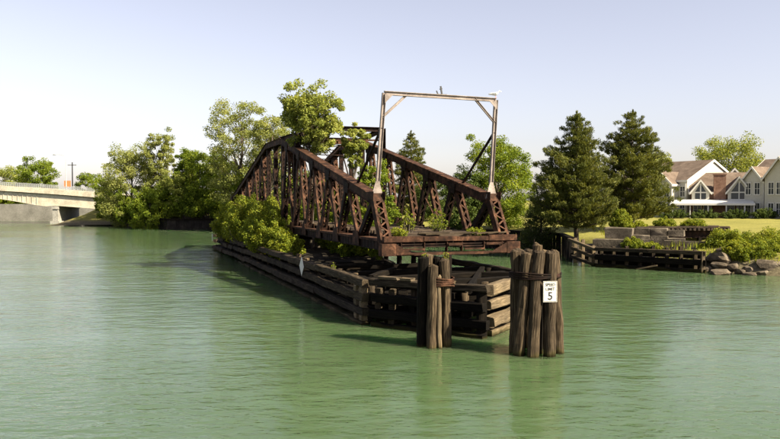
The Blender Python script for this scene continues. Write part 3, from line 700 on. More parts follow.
for i in range(11):
    tt = -2.6 + i * .62; x0 = 1.1 + max(0, -tt) * .74; x1 = FW - .9 - max(0, -tt) * .95
    if fr.random() > .12: MB().timber((x0, tt, .72 + fr.uniform(-.08, .08)), (x1, tt + fr.uniform(-.1, .1), .72), .5, .2, fr).build('added_dark_timber', M['tarred_shaded'], FD)  # added dark beams, blacken the nose interior like shade
# plank walkway remains under the near end of the bridge
for i in range(6):
    tt = 8.2 + i * .5
    if fr.random() < .2: continue
    MB().timber((.6 + fr.uniform(-.1, .2), tt, 1.9 + fr.uniform(-.02, .04)), (2.9 + fr.uniform(-.8, 1.4), tt + fr.uniform(-.15, .15), 1.9), .26, .07, fr).build('walkway_plank', M['tarred_shaded'], FD)
# far nose
for k, (z, h) in enumerate(TIERS):
    course((.1, FL), (NS, FL + 4.6), z - .25, h, .32, 'timber', 7); course((NS + .1, FL + 4.6), (FW, FL), z - .25, h, .32, 'timber', 7)
# fill of earth and rubble inside
mb = MB(); nS, nT = 14, 60; rr = random.Random(4)
vs_, fs = [], []
for j in range(nT + 1):
    for i in range(nS + 1):
        u, tt = i / nS, 4.2 + (FL - 4.7) * j / nT
        z = (1.45 if tt > 13 else .75) + .35 * math.sin(tt * .37) * .4 + rr.uniform(-.14, .14) - .35 * abs(2 * u - 1) ** 4
        z = min(z, -1.0 + 2.6 * min(1, j / 3.0)) if j < 3 else z
        vs_.append((1.05 + u * (FW - 1.7), tt, z))
for j in range(nT):
    for i in range(nS):
        a = j * (nS + 1) + i; fs.append((a, a + 1, a + nS + 2, a + nS + 1))
mb._add(vs_, fs); mb.build('earth_fill', M['soil'], FD, True)

# diamond markers on the pier's left side
def on_pier(s, t_, z): return Vector((-1.04, 31.2, 0)) + Matrix.Rotation(R(20.2), 3, 'Z') @ Vector((s, t_, z))
def diamond(t_, z, hw, hh, label):
    T = thing('diamond_sign', label, 'sign', on_pier(-.2, t_, z), R(20.2), None)
    MB().prism([(0, -hh), (hw, 0), (0, hh), (-hw, 0)], (0, 1, 0), (0, 0, 1), (-.02, 0, 0), (0, 0, 0)).build('panel', M['white_paint'], T)
    for q in (.6, -.6): MB().tube([(-.019, 0, q * hh), (-.034, 0, q * hh)], [.025, .02], 8).build('bolt', M['galv'], T)
diamond(10.4, 1.58, .50, .52, 'white diamond marker board on the left side of the timber pier')
T = thing('marker_board', 'narrow white marker strip at the far left corner of the timber pier', 'sign', on_pier(-.2, FL - 1.0, .95), R(20.2))
MB().span((-.03, -.16, 0), (0, .16, .75)).build('panel', M['white_paint'], T); MB().span((-.05, -.17, .34), (-.031, .17, .40)).build('batten', M['galv'], T)

# ------------------------------------------------------------ dolphins
def dolphin(label, loc, piles, bands, matn='pile'):
    T = thing('mooring_dolphin', label, 'piling', (*loc, 0), 0, 'pile clusters off the nose of the pier')
    r = random.Random(int(loc[0] * 100))
    for (bx, by, tx, ty, zt, rad, mt) in piles:
        n = 9; pts, rads = [], []
        wob = [r.uniform(-.02, .02) for _ in range(n + 1)]
        for i in range(n + 1):
            f = i / n; z = -2.0 + (zt + 2.0) * f; g = max(0, z / zt)
            pts.append((bx + (tx - bx) * g + wob[i], by + (ty - by) * g + wob[n - i], z)); rads.append(rad * (1.08 - .12 * f) * r.uniform(.96, 1.04))
        pts.append((pts[-1][0] + .01, pts[-1][1], zt + .05)); rads.append(rad * .6)
        mb = MB().tube(pts, rads, 14)
        vv = mb.v
        for i in range(len(vv)):
            q = Vector(vv[i]); nz = mnoise.noise(Vector((q.x * 6, q.y * 6, q.z * 1.1 + bx * 9))); nn_ = mnoise.noise(Vector((q.x * 18, q.y * 18, q.z * .9)))
            c = Vector((q.x - (bx + (tx - bx) * max(0, q.z / zt)), q.y - (by + (ty - by) * max(0, q.z / zt)), 0))
            if c.length > 1e-3: q += c.normalized() * (nz * .03 + nn_ * .018)
            if q.z > zt - .02: q.z += mnoise.noise(Vector((q.x * 7, q.y * 7, bx))) * .07
            vv[i] = tuple(q)
        mb.build('pile', M[mt], T)
    for (cx, cy, z, a, b, th, nr, mt) in bands:
        for k in range(nr):
            pts = [(cx + math.cos(x) * a, cy + math.sin(x) * b, z - k * th * 1.9 + .03 * math.sin(2 * x + k)) for x in [2 * math.pi * j / 28 for j in range(29)]]
            MB().tube(pts, [th] * 29, 6).build('band', M[mt], T, True)
    return T
rd = random.Random(2)
ring = [(-.70, -.18, -.68, -.16, 3.44, .185, 'pile'), (-.66, -.60, -.36, -.50, 3.40, .19, 'pile'), (-.22, -.80, .02, -.60, 3.45, .20, 'pile'), (.37, -.74, .43, -.56, 3.42, .195, 'pile'),
        (.80, -.22, .64, -.14, 3.46, .175, 'pile'), (.08, -.25, .08, -.2, 3.1, .16, 'tarred_shaded'), (.06, .06, .08, .06, 3.66, .18, 'pile'), (.55, .45, .45, .38, 3.4, .19, 'pile'),
        (-.1, .75, -.08, .58, 3.43, .19, 'pile'), (-.6, .45, -.48, .38, 3.45, .19, 'pile')]
D1 = dolphin('tall cluster of wooden piles with the speed limit sign, bound by a cable', (4.95, 25.6), ring, [(0.0, -.06, 2.74, .87, .80, .026, 4, 'dark_shaded_rust')])
MB().tube([(-.02, .02, 3.6), (-.02, .02, 3.86)], [.02, .014], 6).build('iron_rod', M['dark_shaded_rust'], D1)
dolphin('smaller dark pile cluster with a rusty band, left of the speed limit cluster', (1.60, 26.6), [
    (-.47, .05, -.42, .03, 3.12, .20, 'tarred_shaded'), (-.14, -.28, -.06, -.2, 2.86, .19, 'pile'), (.16, -.36, .12, -.3, 2.5, .075, 'pale_lit_timber'),
    (.42, -.05, .34, -.02, 3.06, .19, 'pile'), (.1, .34, .1, .28, 3.1, .2, 'tarred_shaded'), (-.25, .36, -.2, .3, 3.2, .2, 'pile'), (.46, .3, .44, .28, 3.18, .18, 'tarred_shaded')],
    [(.2, 0.05, 2.42, .47, .42, .034, 5, 'rust')])

# speed limit sign
SG = thing('speed_limit_sign', 'white speed limit 5 sign fixed to the tall pile cluster', 'sign', (5.30, 24.74, 2.17), R(6))
MB().span((-.235, 0, -.345), (.235, .012, .345)).build('panel', M['white_paint'], SG)
mb = MB()
for x0, x1, z0, z1 in ((-.22, .22, .318, .330), (-.22, .22, -.330, -.318), (-.22, -.21, -.317, .317), (.21, .22, -.317, .317)): mb.span((x0, -.003, z0), (x1, -.0005, z1))
mb.build('border', M['black_paint'], SG)
def text(body, size, x, z, parent, xs=1.0, mat='black_paint', bold=0.0):
    cu = bpy.data.curves.new('lettering', 'FONT'); cu.body = body; cu.size = size; cu.align_x = 'CENTER'; cu.align_y = 'CENTER'; cu.offset = bold; cu.extrude = 0.001
    ob = bpy.data.objects.new('lettering_source', cu); COL.objects.link(ob); bpy.context.view_layer.update()
    me = bpy.data.meshes.new_from_object(ob); bpy.data.objects.remove(ob, do_unlink=True)
    me.materials.append(M[mat]); o = link('lettering', me, parent, (x, -.004, z)); o.rotation_euler = (R(90), 0, 0); o.scale = (xs, 1, 1)
    return o
text('SPEED', .135, 0, .225, SG, .92, bold=.003); text('LIMIT', .135, 0, .08, SG, .98, bold=.003); text('5', .36, 0, -.155, SG, 1.0, bold=.006)
for z in (.28, -.29): MB().tube([(0, -.001, z), (0, -.008, z)], [.012, .012], 8).build('bolt', M['galv'], SG)
MB().span((-.05, .013, -.3), (.05, .1, .3)).build('backing_block', M['timber'], SG)

# gull on the gantry
gp = Vector((-0.2, 36, 0)) + Matrix.Rotation(R(20), 3, 'Z') @ (gr1 + Vector((-.05, 0, .1)))
GU = thing('gull', 'white gull perched on the right corner of the steel gantry', 'bird', gp, R(-10))
sp = [(-.34, .20, .012, .03), (-.24, .21, .03, .05), (-.12, .21, .07, .075), (0, .20, .085, .09), (.1, .22, .075, .08), (.16, .28, .05, .05), (.2, .335, .045, .05), (.245, .345, .04, .042), (.275, .335, .014, .014), (.33, .325, .005, .005)]
mb = MB(); seg = 10
for (x, z, ry, rz) in sp:
    for k in range(seg):
        a = 2 * math.pi * k / seg; q = (x, ry * math.cos(a), z + rz * math.sin(a)); mb.v.append(q); mb.g.append(q)
for i in range(len(sp) - 1):
    for k in range(seg): mb.f.append((i * seg + k, i * seg + (k + 1) % seg, (i + 1) * seg + (k + 1) % seg, (i + 1) * seg + k))
mb.f += [tuple(reversed(range(seg))), tuple((len(sp) - 1) * seg + k for k in range(seg))]
mb.build('body', M['feather'], GU, True)
for y in (-.03, .03): MB().tube([(.02, y, .13), (.03, y, .0)], [.01, .008], 5).tube([(.01, y, .006), (.08, y, .006)], [.01, .006], 4).build('leg', M['orange'], GU)
for y in (-1, 1): MB().prism([(.08, .2), (-.3, .19), (-.36, .2), (-.1, .26), (.06, .27)], (1, 0, 0), (0, 0, 1), (0, .012 * y, 0), (0, .08 * y, 0)).build('wing', M['galv'], GU)

# ------------------------------------------------------------ ruined abutment, right bank
AB = thing('stone_abutment', 'ruined stepped abutment of big stone blocks on the right bank', 'abutment', (18.6, 60.0, 0), R(-24))
ra = random.Random(31)
def stone(a, b, mat='stone', jit=.05, parent=None, name='stone_block'):
    mb = MB(); n = (3, 2, 2); vs_, fs = [], []
    mb.span(a, b)
    # chip the eight corners into an uneven block with chamfers
    c = Vector([(a[i] + b[i]) / 2 for i in range(3)]); d = Vector([abs(b[i] - a[i]) / 2 for i in range(3)]); k = .05
    vs_ = []
    for z in (-1, 1):
        for x, y in ((-1, -1), (1, -1), (1, 1), (-1, 1)):
            j = Vector([ra.uniform(-jit, jit) for _ in range(3)])
            base = Vector((c.x + x * d.x, c.y + y * d.y, c.z + z * d.z)) + j
            vs_ += [base - Vector((x * k, 0, 0)), base - Vector((0, y * k, 0)), base - Vector((0, 0, z * k))]
    import bmesh
    bmx = bmesh.new(); [bmx.verts.new(q) for q in vs_]; bmesh.ops.convex_hull(bmx, input=bmx.verts)
    me = bpy.data.meshes.new(name); bmx.to_mesh(me); bmx.free(); me.materials.append(M[mat])
    return link(name, me, parent or AB)
# local x to the right along the bank, y inland (0 = front stones)
for x0, x1, y0, y1, z0, z1 in (
    (-2.6, -.6, -.2, 1.2, -.8, .75), (-.55, 1.4, -.3, 1.1, -.8, .7), (1.45, 3.6, -.3, 1.2, -.8, .8), (3.65, 6.4, -.3, 1.2, -.8, .75),
    (-2.3, .25, .1, 1.5, .78, 2.02), (.3, 1.5, .5, 1.8, .73, 1.35), (1.55, 2.9, .3, 1.6, .83, 1.5), (3.1, 6.35, .2, 1.6, .80, 1.98),
    (-1.5, .6, 1.0, 2.6, 2.04, 2.92), (.65, 1.9, 1.5, 2.7, 1.4, 2.3), (1.95, 3.3, 1.7, 3.0, 1.5, 2.25), (3.35, 4.6, 1.75, 3.0, 1.5, 2.1),
    (.55, 1.8, 2.5, 3.9, 2.3, 2.86), (1.85, 3.2, 2.6, 4.0, 2.28, 2.84), (3.25, 4.5, 2.7, 4.0, 2.2, 2.75), (1.0, 2.2, 1.2, 2.0, 1.4, 2.0),
    (6.0, 7.2, 1.4, 2.6, .6, 1.5), (-3.4, -2.5, 1.0, 2.4, .5, 1.5), (-.4, .5, -.1, .7, .72, 1.2), (2.0, 2.9, -.2, .5, .82, 1.25), (4.2, 6.3, -.75, -.32, -.8, .5), (1.2, 2.4, -.8, -.32, -.8, .35)):
    stone((x0, y0, z0), (x1, y1, z1))
# timber fender in front of the abutment
F2 = thing('timber_fender', 'low broken timber fender at the water in front of the stone abutment', 'fender', (15.0, 60.6, 0), 0)
rf = random.Random(8)
def tl(a, b, wd, ht, name='rail', mat='timber'): MB().timber(a, b, wd, ht, rf, .014).build(name, M[mat], F2)
P0, P1, P2 = Vector((0, 1.2, 0)), Vector((1.0, -2.1, 0)), Vector((7.35, -7.1, 0))
u12 = (P2 - P1).normalized(); n12 = Vector((u12.y, -u12.x, 0))
up = lambda p, z: (p.x, p.y, z)
tl(up(P0 + Vector((-.2, .1, 0)), 1.95), up(P1, 1.36), .24, .24, mat='pale_lit_timber'); tl(up(P0, 1.25), up(P1, .72), .24, .24); tl(up(P0, .55), up(P1, .12), .24, .24)
for za, zb, mt, h in ((1.38, 1.40, 'timber', .28), (.74, .72, 'tarred_shaded', .42), (.08, .06, 'tarred_shaded', .36)):
    m_ = P1.lerp(P2, rf.uniform(.4, .6)); tl(up(P1 + u12 * .05, za), up(m_, (za + zb) / 2), .26, h, mat=mt); tl(up(m_ + u12 * .04, (za + zb) / 2), up(P2 + u12 * .2, zb), .26, h, mat=mt)
tl(up(P1 + n12 * -.7, 1.1), up(P2 + n12 * -.7, 1.1), .24, .3, 'rear_rail', 'tarred_shaded'); tl(up(P1 + n12 * -.7, .4), up(P2 + n12 * -.7, .4), .24, .4, 'rear_rail', 'tarred_shaded')
for i in range(8):
    c = P1.lerp(P2, (i + .4) / 8) - n12 * .28
    tl(up(c, -1.5), up(c + Vector((rf.uniform(-.04, .04), 0, 0)), 1.5 + rf.uniform(-.1, .42)), .26, .24, 'post', 'timber')
for f, z in ((.0, 2.05), (.35, 2.0), (.8, 1.6)):
    c = P0.lerp(P1, f) + Vector((.3, .15, 0)); tl(up(c, -1.5), up(c, z), .26, .24, 'post', 'pale_lit_timber')
tl(up(P2, -1.2), up(P2, 1.5), .26, .26, 'post', 'pale_lit_timber')
tl((3.3, -4.9, .05), (4.6, -5.7, .42), .1, .1, 'loose_timber', 'pale_lit_timber')

# old approach deck with ties
AP = thing('approach_deck', 'remnant of old railway deck with dark ties above the stone abutment', 'deck', (20.6, 62.6, 0), R(8))
for y in (0, 1.5):
    MB().span((0, y - .02, 2.05), (8.2, y + .02, 2.60)).span((0, y - .14, 2.601), (8.2, y + .14, 2.63)).span((0, y - .14, 2.02), (8.2, y + .14, 2.049)).build('girder', M['dark_shaded_rust'], AP)
for i in range(21):
    x = .2 + i * .39; MB().timber((x, -.62 + ra.uniform(-.1, .1), 2.75), (x, 2.3, 2.75), .22, .22, ra).build('tie', M['tie'], AP)
for y in (-.1, 1.6): MB().timber((-.1, y, 2.92), (8.3, y, 2.92), .2, .12, ra).build('guard_timber', M['tie'], AP)
for x in (.6, 2.6, 5.6, 7.6):
    for y in (0, 1.5): MB().timber((x, y, -.3), (x, y, 2.03), .3, .3, ra).build('post', M['tarred_shaded'], AP)
for x in range(24): MB().timber((.1 + x * .34, 1.75, 0.2), (.1 + x * .34, 1.75, 2.02), .32, .08, ra).build('shade_board', M['tarred_shaded'], AP)  # dark boards stand for the shade below the deck

# rocks along the right bank
import bmesh
def rock(label, loc, size, seed, group='rocks along the right bank'):
    size = tuple(q * .84 for q in size)
    b = bmesh.new(); bmesh.ops.create_icosphere(b, subdivisions=2, radius=1); r = random.Random(seed); o = Vector((r.uniform(0, 50), r.uniform(0, 50), 0))
    for v in b.verts:
        k = 1 + .34 * mnoise.noise(v.co * 1.1 + o) + .16 * mnoise.noise(v.co * 2.7 + o)
        v.co = Vector((v.co.x * size[0], v.co.y * size[1], v.co.z * size[2])) * k
        v.co.z = min(v.co.z, size[2] * (.62 + .1 * mnoise.noise(v.co * .9 + o)))
    me = bpy.data.meshes.new('rock'); b.to_mesh(me); b.free(); me.materials.append(M['rock'])
    ob = link('rock', me, None, loc); ob.rotation_euler = (r.uniform(-.25, .25), r.uniform(-.25, .25), r.uniform(0, 6)); return tag(ob, label, 'rock', group)
rk = random.Random(77)
rock('big tilted grey rock at the right edge, under the bushes', (26.9, 52.6, .6), (1.3, 1.0, .7), 1)
rock('large flat rock beside the right end of the timber fender', (23.9, 54.4, .95), (1.2, .9, .6), 2)
rock('pale flat rock at the waterline right of the timber fender', (23.2, 52.6, .12), (1.1, .7, .32), 3)
rock('brownish boulder between the abutment and the bank bushes', (24.9, 55.6, 1.35), (1.0, .8, .7), 4)
for i, (x, y, z, s) in enumerate(((24.6, 52.6, .15, .55), (25.4, 53.0, .3, .6), (25.9, 52.0, .1, .5), (26.6, 52.2, .25, .6), (22.9, 55.2, .7, .55), (24.3, 53.4, .45, .5), (26.2, 53.4, .55, .65),
                                 (28.9, 51.2, .2, .7), (27.3, 51.2, .0, .5), (29.8, 51.6, .5, .8), (22.7, 53.9, .2, .45), (25.2, 54.3, .85, .5))):
    rock(('small rock touching the big pale flat rock', 'rock in the middle of the waterline rocks', 'small wet rock at the waterline, middle of the row', 'rock right of the middle of the waterline row', 'rock against the end post of the timber fender, higher up', 'small rock behind the pale flat rock', 'rock behind the waterline row, under the bush', 'rock at the right picture edge by the water', 'low wet rock left of the big tilted rock', 'rock beyond the big tilted rock at the right edge', 'small rock at the water beside the fender end post', 'small rock below the brownish boulder')[i], (x, y, z), (s * rk.uniform(.8, 1.2), s * rk.uniform(.7, 1.1), s * rk.uniform(.5, .75)), 20 + i)

for i, (x, y, z, s_, lb) in enumerate(((23.6, 53.6, .55, .6, 'squarish rock above the pale flat rock'), (26.9, 53.0, .6, .7, 'brown rock just left of the big tilted rock'), (25.7, 54.2, .9, .55, 'rock half under the bank bush, middle of the slope'), (28.2, 52.0, .2, .8, 'flat pale rock below the big tilted rock'), (24.9, 51.9, .02, .5, 'pale slab lying in the water in front of the rocks'), (30.4, 50.2, .25, .9, 'large rock at the water just past the right edge'))):
    rock(lb, (x, y, z), (s_ * 1.15, s_ * .85, s_ * .6), 50 + i)
# ------------------------------------------------------------ road bridge, far left
RB = thing('road_bridge', 'cream steel girder road bridge with railing at the far left', 'bridge', (-73.6, 165, 0), 0)
def dk(x): return 7.2 - .072 * x - .0006 * x * x        # deck level, x local
XS = [-110 + 2.0 * i for i in range(63)]
def strip(y0, y1, f0, f1, name, mat):
    mb = MB(); vs_, fs = [], []
    for x in XS: vs_ += [(x, y0, f0(x)), (x, y1, f0(x)), (x, y1, f1(x)), (x, y0, f1(x))]
    n = len(XS)
    for i in range(n - 1):
        for k in range(4): fs.append((4 * i + k, 4 * i + (k + 1) % 4, 4 * i + 4 + (k + 1) % 4, 4 * i + 4 + k))
    fs += [(0, 1, 2, 3), (4 * n - 1, 4 * n - 2, 4 * n - 3, 4 * n - 4)]
    mb._add(vs_, fs); return mb.build(name, mat, RB)
def soff(x):                                              # bottom of girder: haunched at the pier (x=0)
    d = 1.5 + 1.25 * math.exp(-((x + 1) / 9.0) ** 2) if x < 0 else 2.45
    return dk(x) - .75 - d
strip(-.35, 11.35, lambda x: dk(x) - .35, lambda x: dk(x), 'deck_slab', M['concrete'])
strip(-.6, -.36, lambda x: dk(x) - .75, lambda x: dk(x) + .3, 'parapet', M['girder_paint'])
strip(11.36, 11.6, lambda x: dk(x) - .75, lambda x: dk(x) + .3, 'parapet', M['girder_paint'])
strip(0.3, 10.7, lambda x: dk(x) + .004, lambda x: dk(x) + .02, 'carriageway', M['asphalt'])
for y in (0, 2.7, 5.4, 8.1, 10.8): strip(y - .03, y + .03, soff, lambda x: dk(x) - .36, 'girder', M['girder_paint'])
strip(-.16, -.031, lambda x: soff(x) - .05, lambda x: soff(x) + .05, 'bottom_flange', M['girder_paint'])
strip(-.26, -.031, lambda x: dk(x) - .9, lambda x: dk(x) - .76, 'top_flange', M['dark_shaded_rust'])
mb = MB()
for i in range(100):
    x = -108 + i * 1.05; mb.span((x - .04, -.14, soff(x) + .06), (x + .04, -.032, dk(x) - .91))
tag(mb.build('stiffeners', M['girder_paint'], RB), kind='stuff')
for y in (-.48, 11.48):
    mb = MB()
    for i in range(62):
        x0, x1 = XS[i], XS[i + 1]
        for z in (.55, .85, 1.15): mb.beam((x0, y, dk(x0) + z), (x1, y, dk(x1) + z), .05, .06)
        for q in (0, 1, 2, 3):
            x = x0 + .5 * q; mb.span((x - .025, y - .025, dk(x) + .3), (x + .025, y + .025, dk(x) + 1.15))
    mb.build('railing', M['galv'], RB)
mb = MB().span((-1.0, -.5, -2), (1.0, 11.5, .55)); mb.build('pier_footing', M['concrete'], RB)
mb = MB().span((-.6, -.1, .551), (.6, 11.1, soff(0) - .06)); mb.build('pier_wall', M['concrete'], RB)
mb = MB().span((-.75, -.3, soff(0) - .8), (.75, 11.3, soff(0) - .2)); mb.build('pier_cap', M['concrete'], RB)
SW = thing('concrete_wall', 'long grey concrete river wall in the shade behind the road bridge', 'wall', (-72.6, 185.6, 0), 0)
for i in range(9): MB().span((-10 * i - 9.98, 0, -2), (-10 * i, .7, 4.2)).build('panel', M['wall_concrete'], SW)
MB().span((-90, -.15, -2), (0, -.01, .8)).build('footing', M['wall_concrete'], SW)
# embankment carrying the road on the right of the bridge
mb = MB(); vs_, fs = [], []
prof = [(-14, .2), (-9, 1.6), (-3, 4.6), (0, 5.4), (11, 5.6), (17, 2.5), (24, 2.2)]
for x in (-69.5, -66, -60, -50, -30, -5):
    k = {-69.5: .12, -66: .45}.get(x, 1.0)
    for (y, z) in prof: vs_.append((x, 165 + y * (1 if y < 0 else 1), max(-.3, z * k)))
for i in range(5):
    for j in range(6): fs.append((i * 7 + j, (i + 1) * 7 + j, (i + 1) * 7 + j + 1, i * 7 + j + 1))
mb._add(vs_, fs); tag(mb.build('embankment', M['ground'], None, True), kind='structure')
# street light, utility pole, orange panel
SL = thing('street_lamp', 'tall thin street lamp with an arm above the road bridge', 'lamp', (-71.0, 164.6, dk(2.4) - .4), 0)
MB().tube([(0, 0, 0), (0, 0, 7.6), (-.4, 0, 8.3)], [.11, .07, .06], 8).build('pole', M['galv'], SL)
MB().tube([(-.4, 0, 8.3), (-1.3, 0, 8.5), (-2.2, 0, 8.52)], [.05, .045, .04], 6).build('arm', M['galv'], SL)
MB().tube([(-2.1, 0, 8.5), (-2.4, 0, 8.52), (-2.9, 0, 8.46)], [.08, .15, .07], 8).build('lamp_head', M['galv'], SL)
UP = thing('utility_pole', 'dark utility pole with a crossarm behind the road bridge', 'pole', (-81, 191.5, 2.2), 0)
MB().tube([(0, 0, -.5), (0, 0, 12.6)], [.17, .12], 8).build('pole', M['tarred_shaded'], UP)
MB().span((-1.1, -.22, 11.8), (1.1, -.13, 11.95)).build('crossarm', M['tarred_shaded'], UP)
for x in (-.9, -.3, .6): MB().tube([(x, -.17, 11.95), (x, -.17, 12.15)], [.05, .03], 6).build('insulator', M['galv'], UP)
OP = thing('orange_panel', 'small orange panel standing above the road bridge railing', 'sign', (-72.2, 168, dk(0) + .02), 0)
MB().span((-.75, 0, .9), (.75, .06, 2.3)).build('panel', M['orange'], OP)
for x in (-.5, .5): MB().span((x - .05, .061, 0), (x + .05, .14, 2.1)).build('leg', M['galv'], OP)

# ------------------------------------------------------------ houses
GZ = 2.72
def win(parent, x, y, z, w_, h_, nrm='-y', mull=1, name='window'):
    """window on a wall facing local -y (or +x)"""
    f = MB(); b = .1
    def bx(mb, u0, u1, v0, v1, d0, d1):
        if nrm == '-y': mb.span((x + u0, y - d1, z + v0), (x + u1, y - d0, z + v1))
        else: mb.span((x + d0, y + u0, z + v0), (x + d1, y + u1, z + v1))
    bx(f, -w_ / 2 - b, w_ / 2 + b, h_, h_ + b, .0, .09); bx(f, -w_ / 2 - b, w_ / 2 + b, -b - .04, 0, .0, .13)
    bx(f, -w_ / 2 - b, -w_ / 2, 0, h_, .0, .08); bx(f, w_ / 2, w_ / 2 + b, 0, h_, .0, .08)
    for k in range(mull):
        u = -w_ / 2 + w_ * (k + 1) / (mull + 1); bx(f, u - .03, u + .03, 0.001, h_ - .001, .0, .07)
    bx(f, -w_ / 2, w_ / 2, h_ * .5 - .025, h_ * .5 + .025, .002, .06)
    o = f.build(name, M['trim'], parent)
    g = MB(); bx(g, -w_ / 2 + .002, w_ / 2 - .002, .002, h_ - .002, .004, .03); g.build('pane', M['glass'], o)
def gable_roof(parent, x0, x1, y0, y1, ze, zr, axis, ov=.35, th=.16, trim=True):
    """ridge along axis x or y"""
    for sgn in (-1, 1):
        mb = MB()
        if axis == 'x':
            ym = (y0 + y1) / 2; ye = y0 - ov if sgn < 0 else y1 + ov; sl = (zr - ze) / ((y1 - y0) / 2); z_e = ze - sl * ov
            mb.prism([(ye, z_e), (ym, zr), (ym, zr + th), (ye, z_e + th)], (0, 1, 0), (0, 0, 1), (x1 - x0 + 2 * ov, 0, 0), (x0 - ov, 0, 0))
        else:
            xm = (x0 + x1) / 2; xe = x0 - ov if sgn < 0 else x1 + ov; sl = (zr - ze) / ((x1 - x0) / 2); z_e = ze - sl * ov
            mb.prism([(xe, z_e), (xm, zr), (xm, zr + th), (xe, z_e + th)], (1, 0, 0), (0, 0, 1), (0, y1 - y0 + ov, 0), (0, y0 - ov, 0))
        r = mb.build('roof', M['shingle'], parent)
        if trim:
            tb = MB()
            if axis == 'x':
                for xx in (x1 + ov + .001, x0 - ov - .061): tb.prism([(ye, z_e - .16), (ym, zr - .16), (ym, zr + th + .03), (ye, z_e + th + .03)], (0, 1, 0), (0, 0, 1), (.06, 0, 0), (xx, 0, 0))
                tb.span((x0 - ov, ye - .05 if sgn < 0 else ye + .001, z_e - .12), (x1 + ov, ye - .001 if sgn < 0 else ye + .05, z_e + th + .02))
            else:
                tb.prism([(xe, z_e - .16), (xm, zr - .16), (xm, zr + th + .03), (xe, z_e + th + .03)], (1, 0, 0), (0, 0, 1), (0, -.06, 0), (0, y0 - ov - .001, 0))
                tb.span((xe - .05 if sgn < 0 else xe + .001, y0 - ov, z_e - .12), (xe - .001 if sgn < 0 else xe + .05, y1, z_e + th + .02))
            tb.build('barge_board', M['trim'], r)
def wall_gable(parent, x0, x1, y0, y1, z1, zr, axis, mat='siding', z0=-.3):
    if axis == 'x': MB().prism([(y0, z0), (y1, z0), (y1, z1), ((y0 + y1) / 2, zr), (y0, z1)], (0, 1, 0), (0, 0, 1), (x1 - x0, 0, 0), (x0, 0, 0)).build('wall', M[mat], parent)
    else: MB().prism([(x0, z0), (x1, z0), (x1, z1), ((x0 + x1) / 2, zr), (x0, z1)], (1, 0, 0), (0, 0, 1), (0, y1 - y0, 0), (0, y0, 0)).build('wall', M[mat], parent)
def siding_lines(parent, x0, x1, y, z0, z1):
    mb = MB(); z = z0
    while z < z1: mb.span((x0, y - .02, z), (x1, y - .001, z + .2)); z += .26
    tag(mb.build('siding_boards', M['siding'], parent), kind='stuff')
# left house: front faces left, bright gable end faces right
HA = thing('house', 'cream house with a bright white gable end, left of the brick wing', 'house', (44.7, 113.0, GZ), R(-60), 'riverside houses')
wall_gable(HA, -14, 0, 0, 12, 5.4, 8.55, 'x'); gable_roof(HA, -14, 0, 0, 12, 5.4, 8.55, 'x', .18)
wall_gable(HA, -5.4, -1.6, -1.4, 3, 5.0, 6.7, 'y'); gable_roof(HA, -5.4, -1.6, -1.4, 4, 5.0, 6.7, 'y', .35)
siding_lines(HA, -5.4, -1.6, -1.4, .2, 4.9)
for x in (-4.5, -2.5):
    win(HA, x, -1.42, 3.0, .9, 1.5); win(HA, x, -1.42, .5, .9, 1.5)
win(HA, -.75, 0, 3.0, .8, 1.5); win(HA, -.75, 0, .4, .8, 1.6)
win(HA, 0, 2.0, 3.0, .9, 1.4, '+x')
MB().tube([(-.1, -.2, 0), (-.1, -.2, 5.2)], [.05, .05], 6).build('downspout', M['trim'], HA)
# brick wing between the houses
HL = thing('brick_wing', 'low brick wing with chimney, two small gables and a white porch roof', 'house', (45.0, 112.2, GZ), R(-20), 'riverside houses')
MB().span((0, 0, -.3), (7.9, 7, 3.7)).build('wall', M['brick'], HL)
gable_roof(HL, 0, 7.9, 0, 8, 3.7, 6.5, 'x', .3)
for x0, x1, zr in ((.1, 2.5, 5.35), (5.0, 8.0, 5.75)):
    wall_gable(HL, x0, x1, -.5, 3, 3.8, zr, 'y', 'siding', 2.4); gable_roof(HL, x0, x1, -.5, 4, 3.8, zr, 'y', .3)
    xm = (x0 + x1) / 2; hw = (x1 - x0) / 2 - .45
    f = MB().span((xm - hw - .1, -.6, 2.45), (xm + hw + .1, -.5, 2.6)).span((xm - hw - .1, -.59, 3.52), (xm + hw + .1, -.5, 3.66)).span((xm - .06, -.59, 2.61), (xm + .06, -.5, 3.51)).span((xm - .07, -.58, 3.67), (xm + .07, -.5, zr - .35)).build('window', M['trim'], HL)
    for sg in (-1, 1):
        MB().prism([(sg * .1, 3.7), (sg * hw, 3.7), (sg * .1, zr - .62)], (1, 0, 0), (0, 0, 1), (0, -.04, 0), (xm, -.505, 0)).build('pane', M['glass'], f)
        MB().span((xm + sg * .08, -.54, 2.62), (xm + sg * hw, -.505, 3.5)).build('pane', M['glass'], f)
MB().span((3.1, -.45, -.2), (4.75, .6, 6.15)).span((3.0, -.52, 6.151), (4.85, .68, 6.35)).build('chimney', M['brick'], HL)
wall_gable(HL, 4.9, 7.7, 4.6, 7, 5.6, 7.2, 'y', 'siding', 4.5); gable_roof(HL, 4.9, 7.7, 4.6, 8, 5.6, 7.2, 'y', .2)
# porch
mb = MB().prism([(-3.6, 1.85), (-.51, 2.42), (-.51, 2.53), (-3.6, 1.97)], (0, 1, 0), (0, 0, 1), (11.2, 0, 0), (-2.9, 0, 0)); mb.build('porch_roof', M['awning'], HL)
MB().span((-2.95, -3.68, 1.72), (8.35, -3.601, 1.98)).build('porch_fascia', M['trim'], HL)
for x in (-2.6, -.2, 2.2, 4.6, 7.0, 8.2): MB().span((x - .07, -3.5, -.2), (x + .07, -3.36, 1.86)).build('porch_post', M['trim'], HL)
for x in (.9, 2.3, 5.4, 6.8): win(HL, x, -.002, .1, 1.0, 1.9, '-y', 1, 'glass_door')
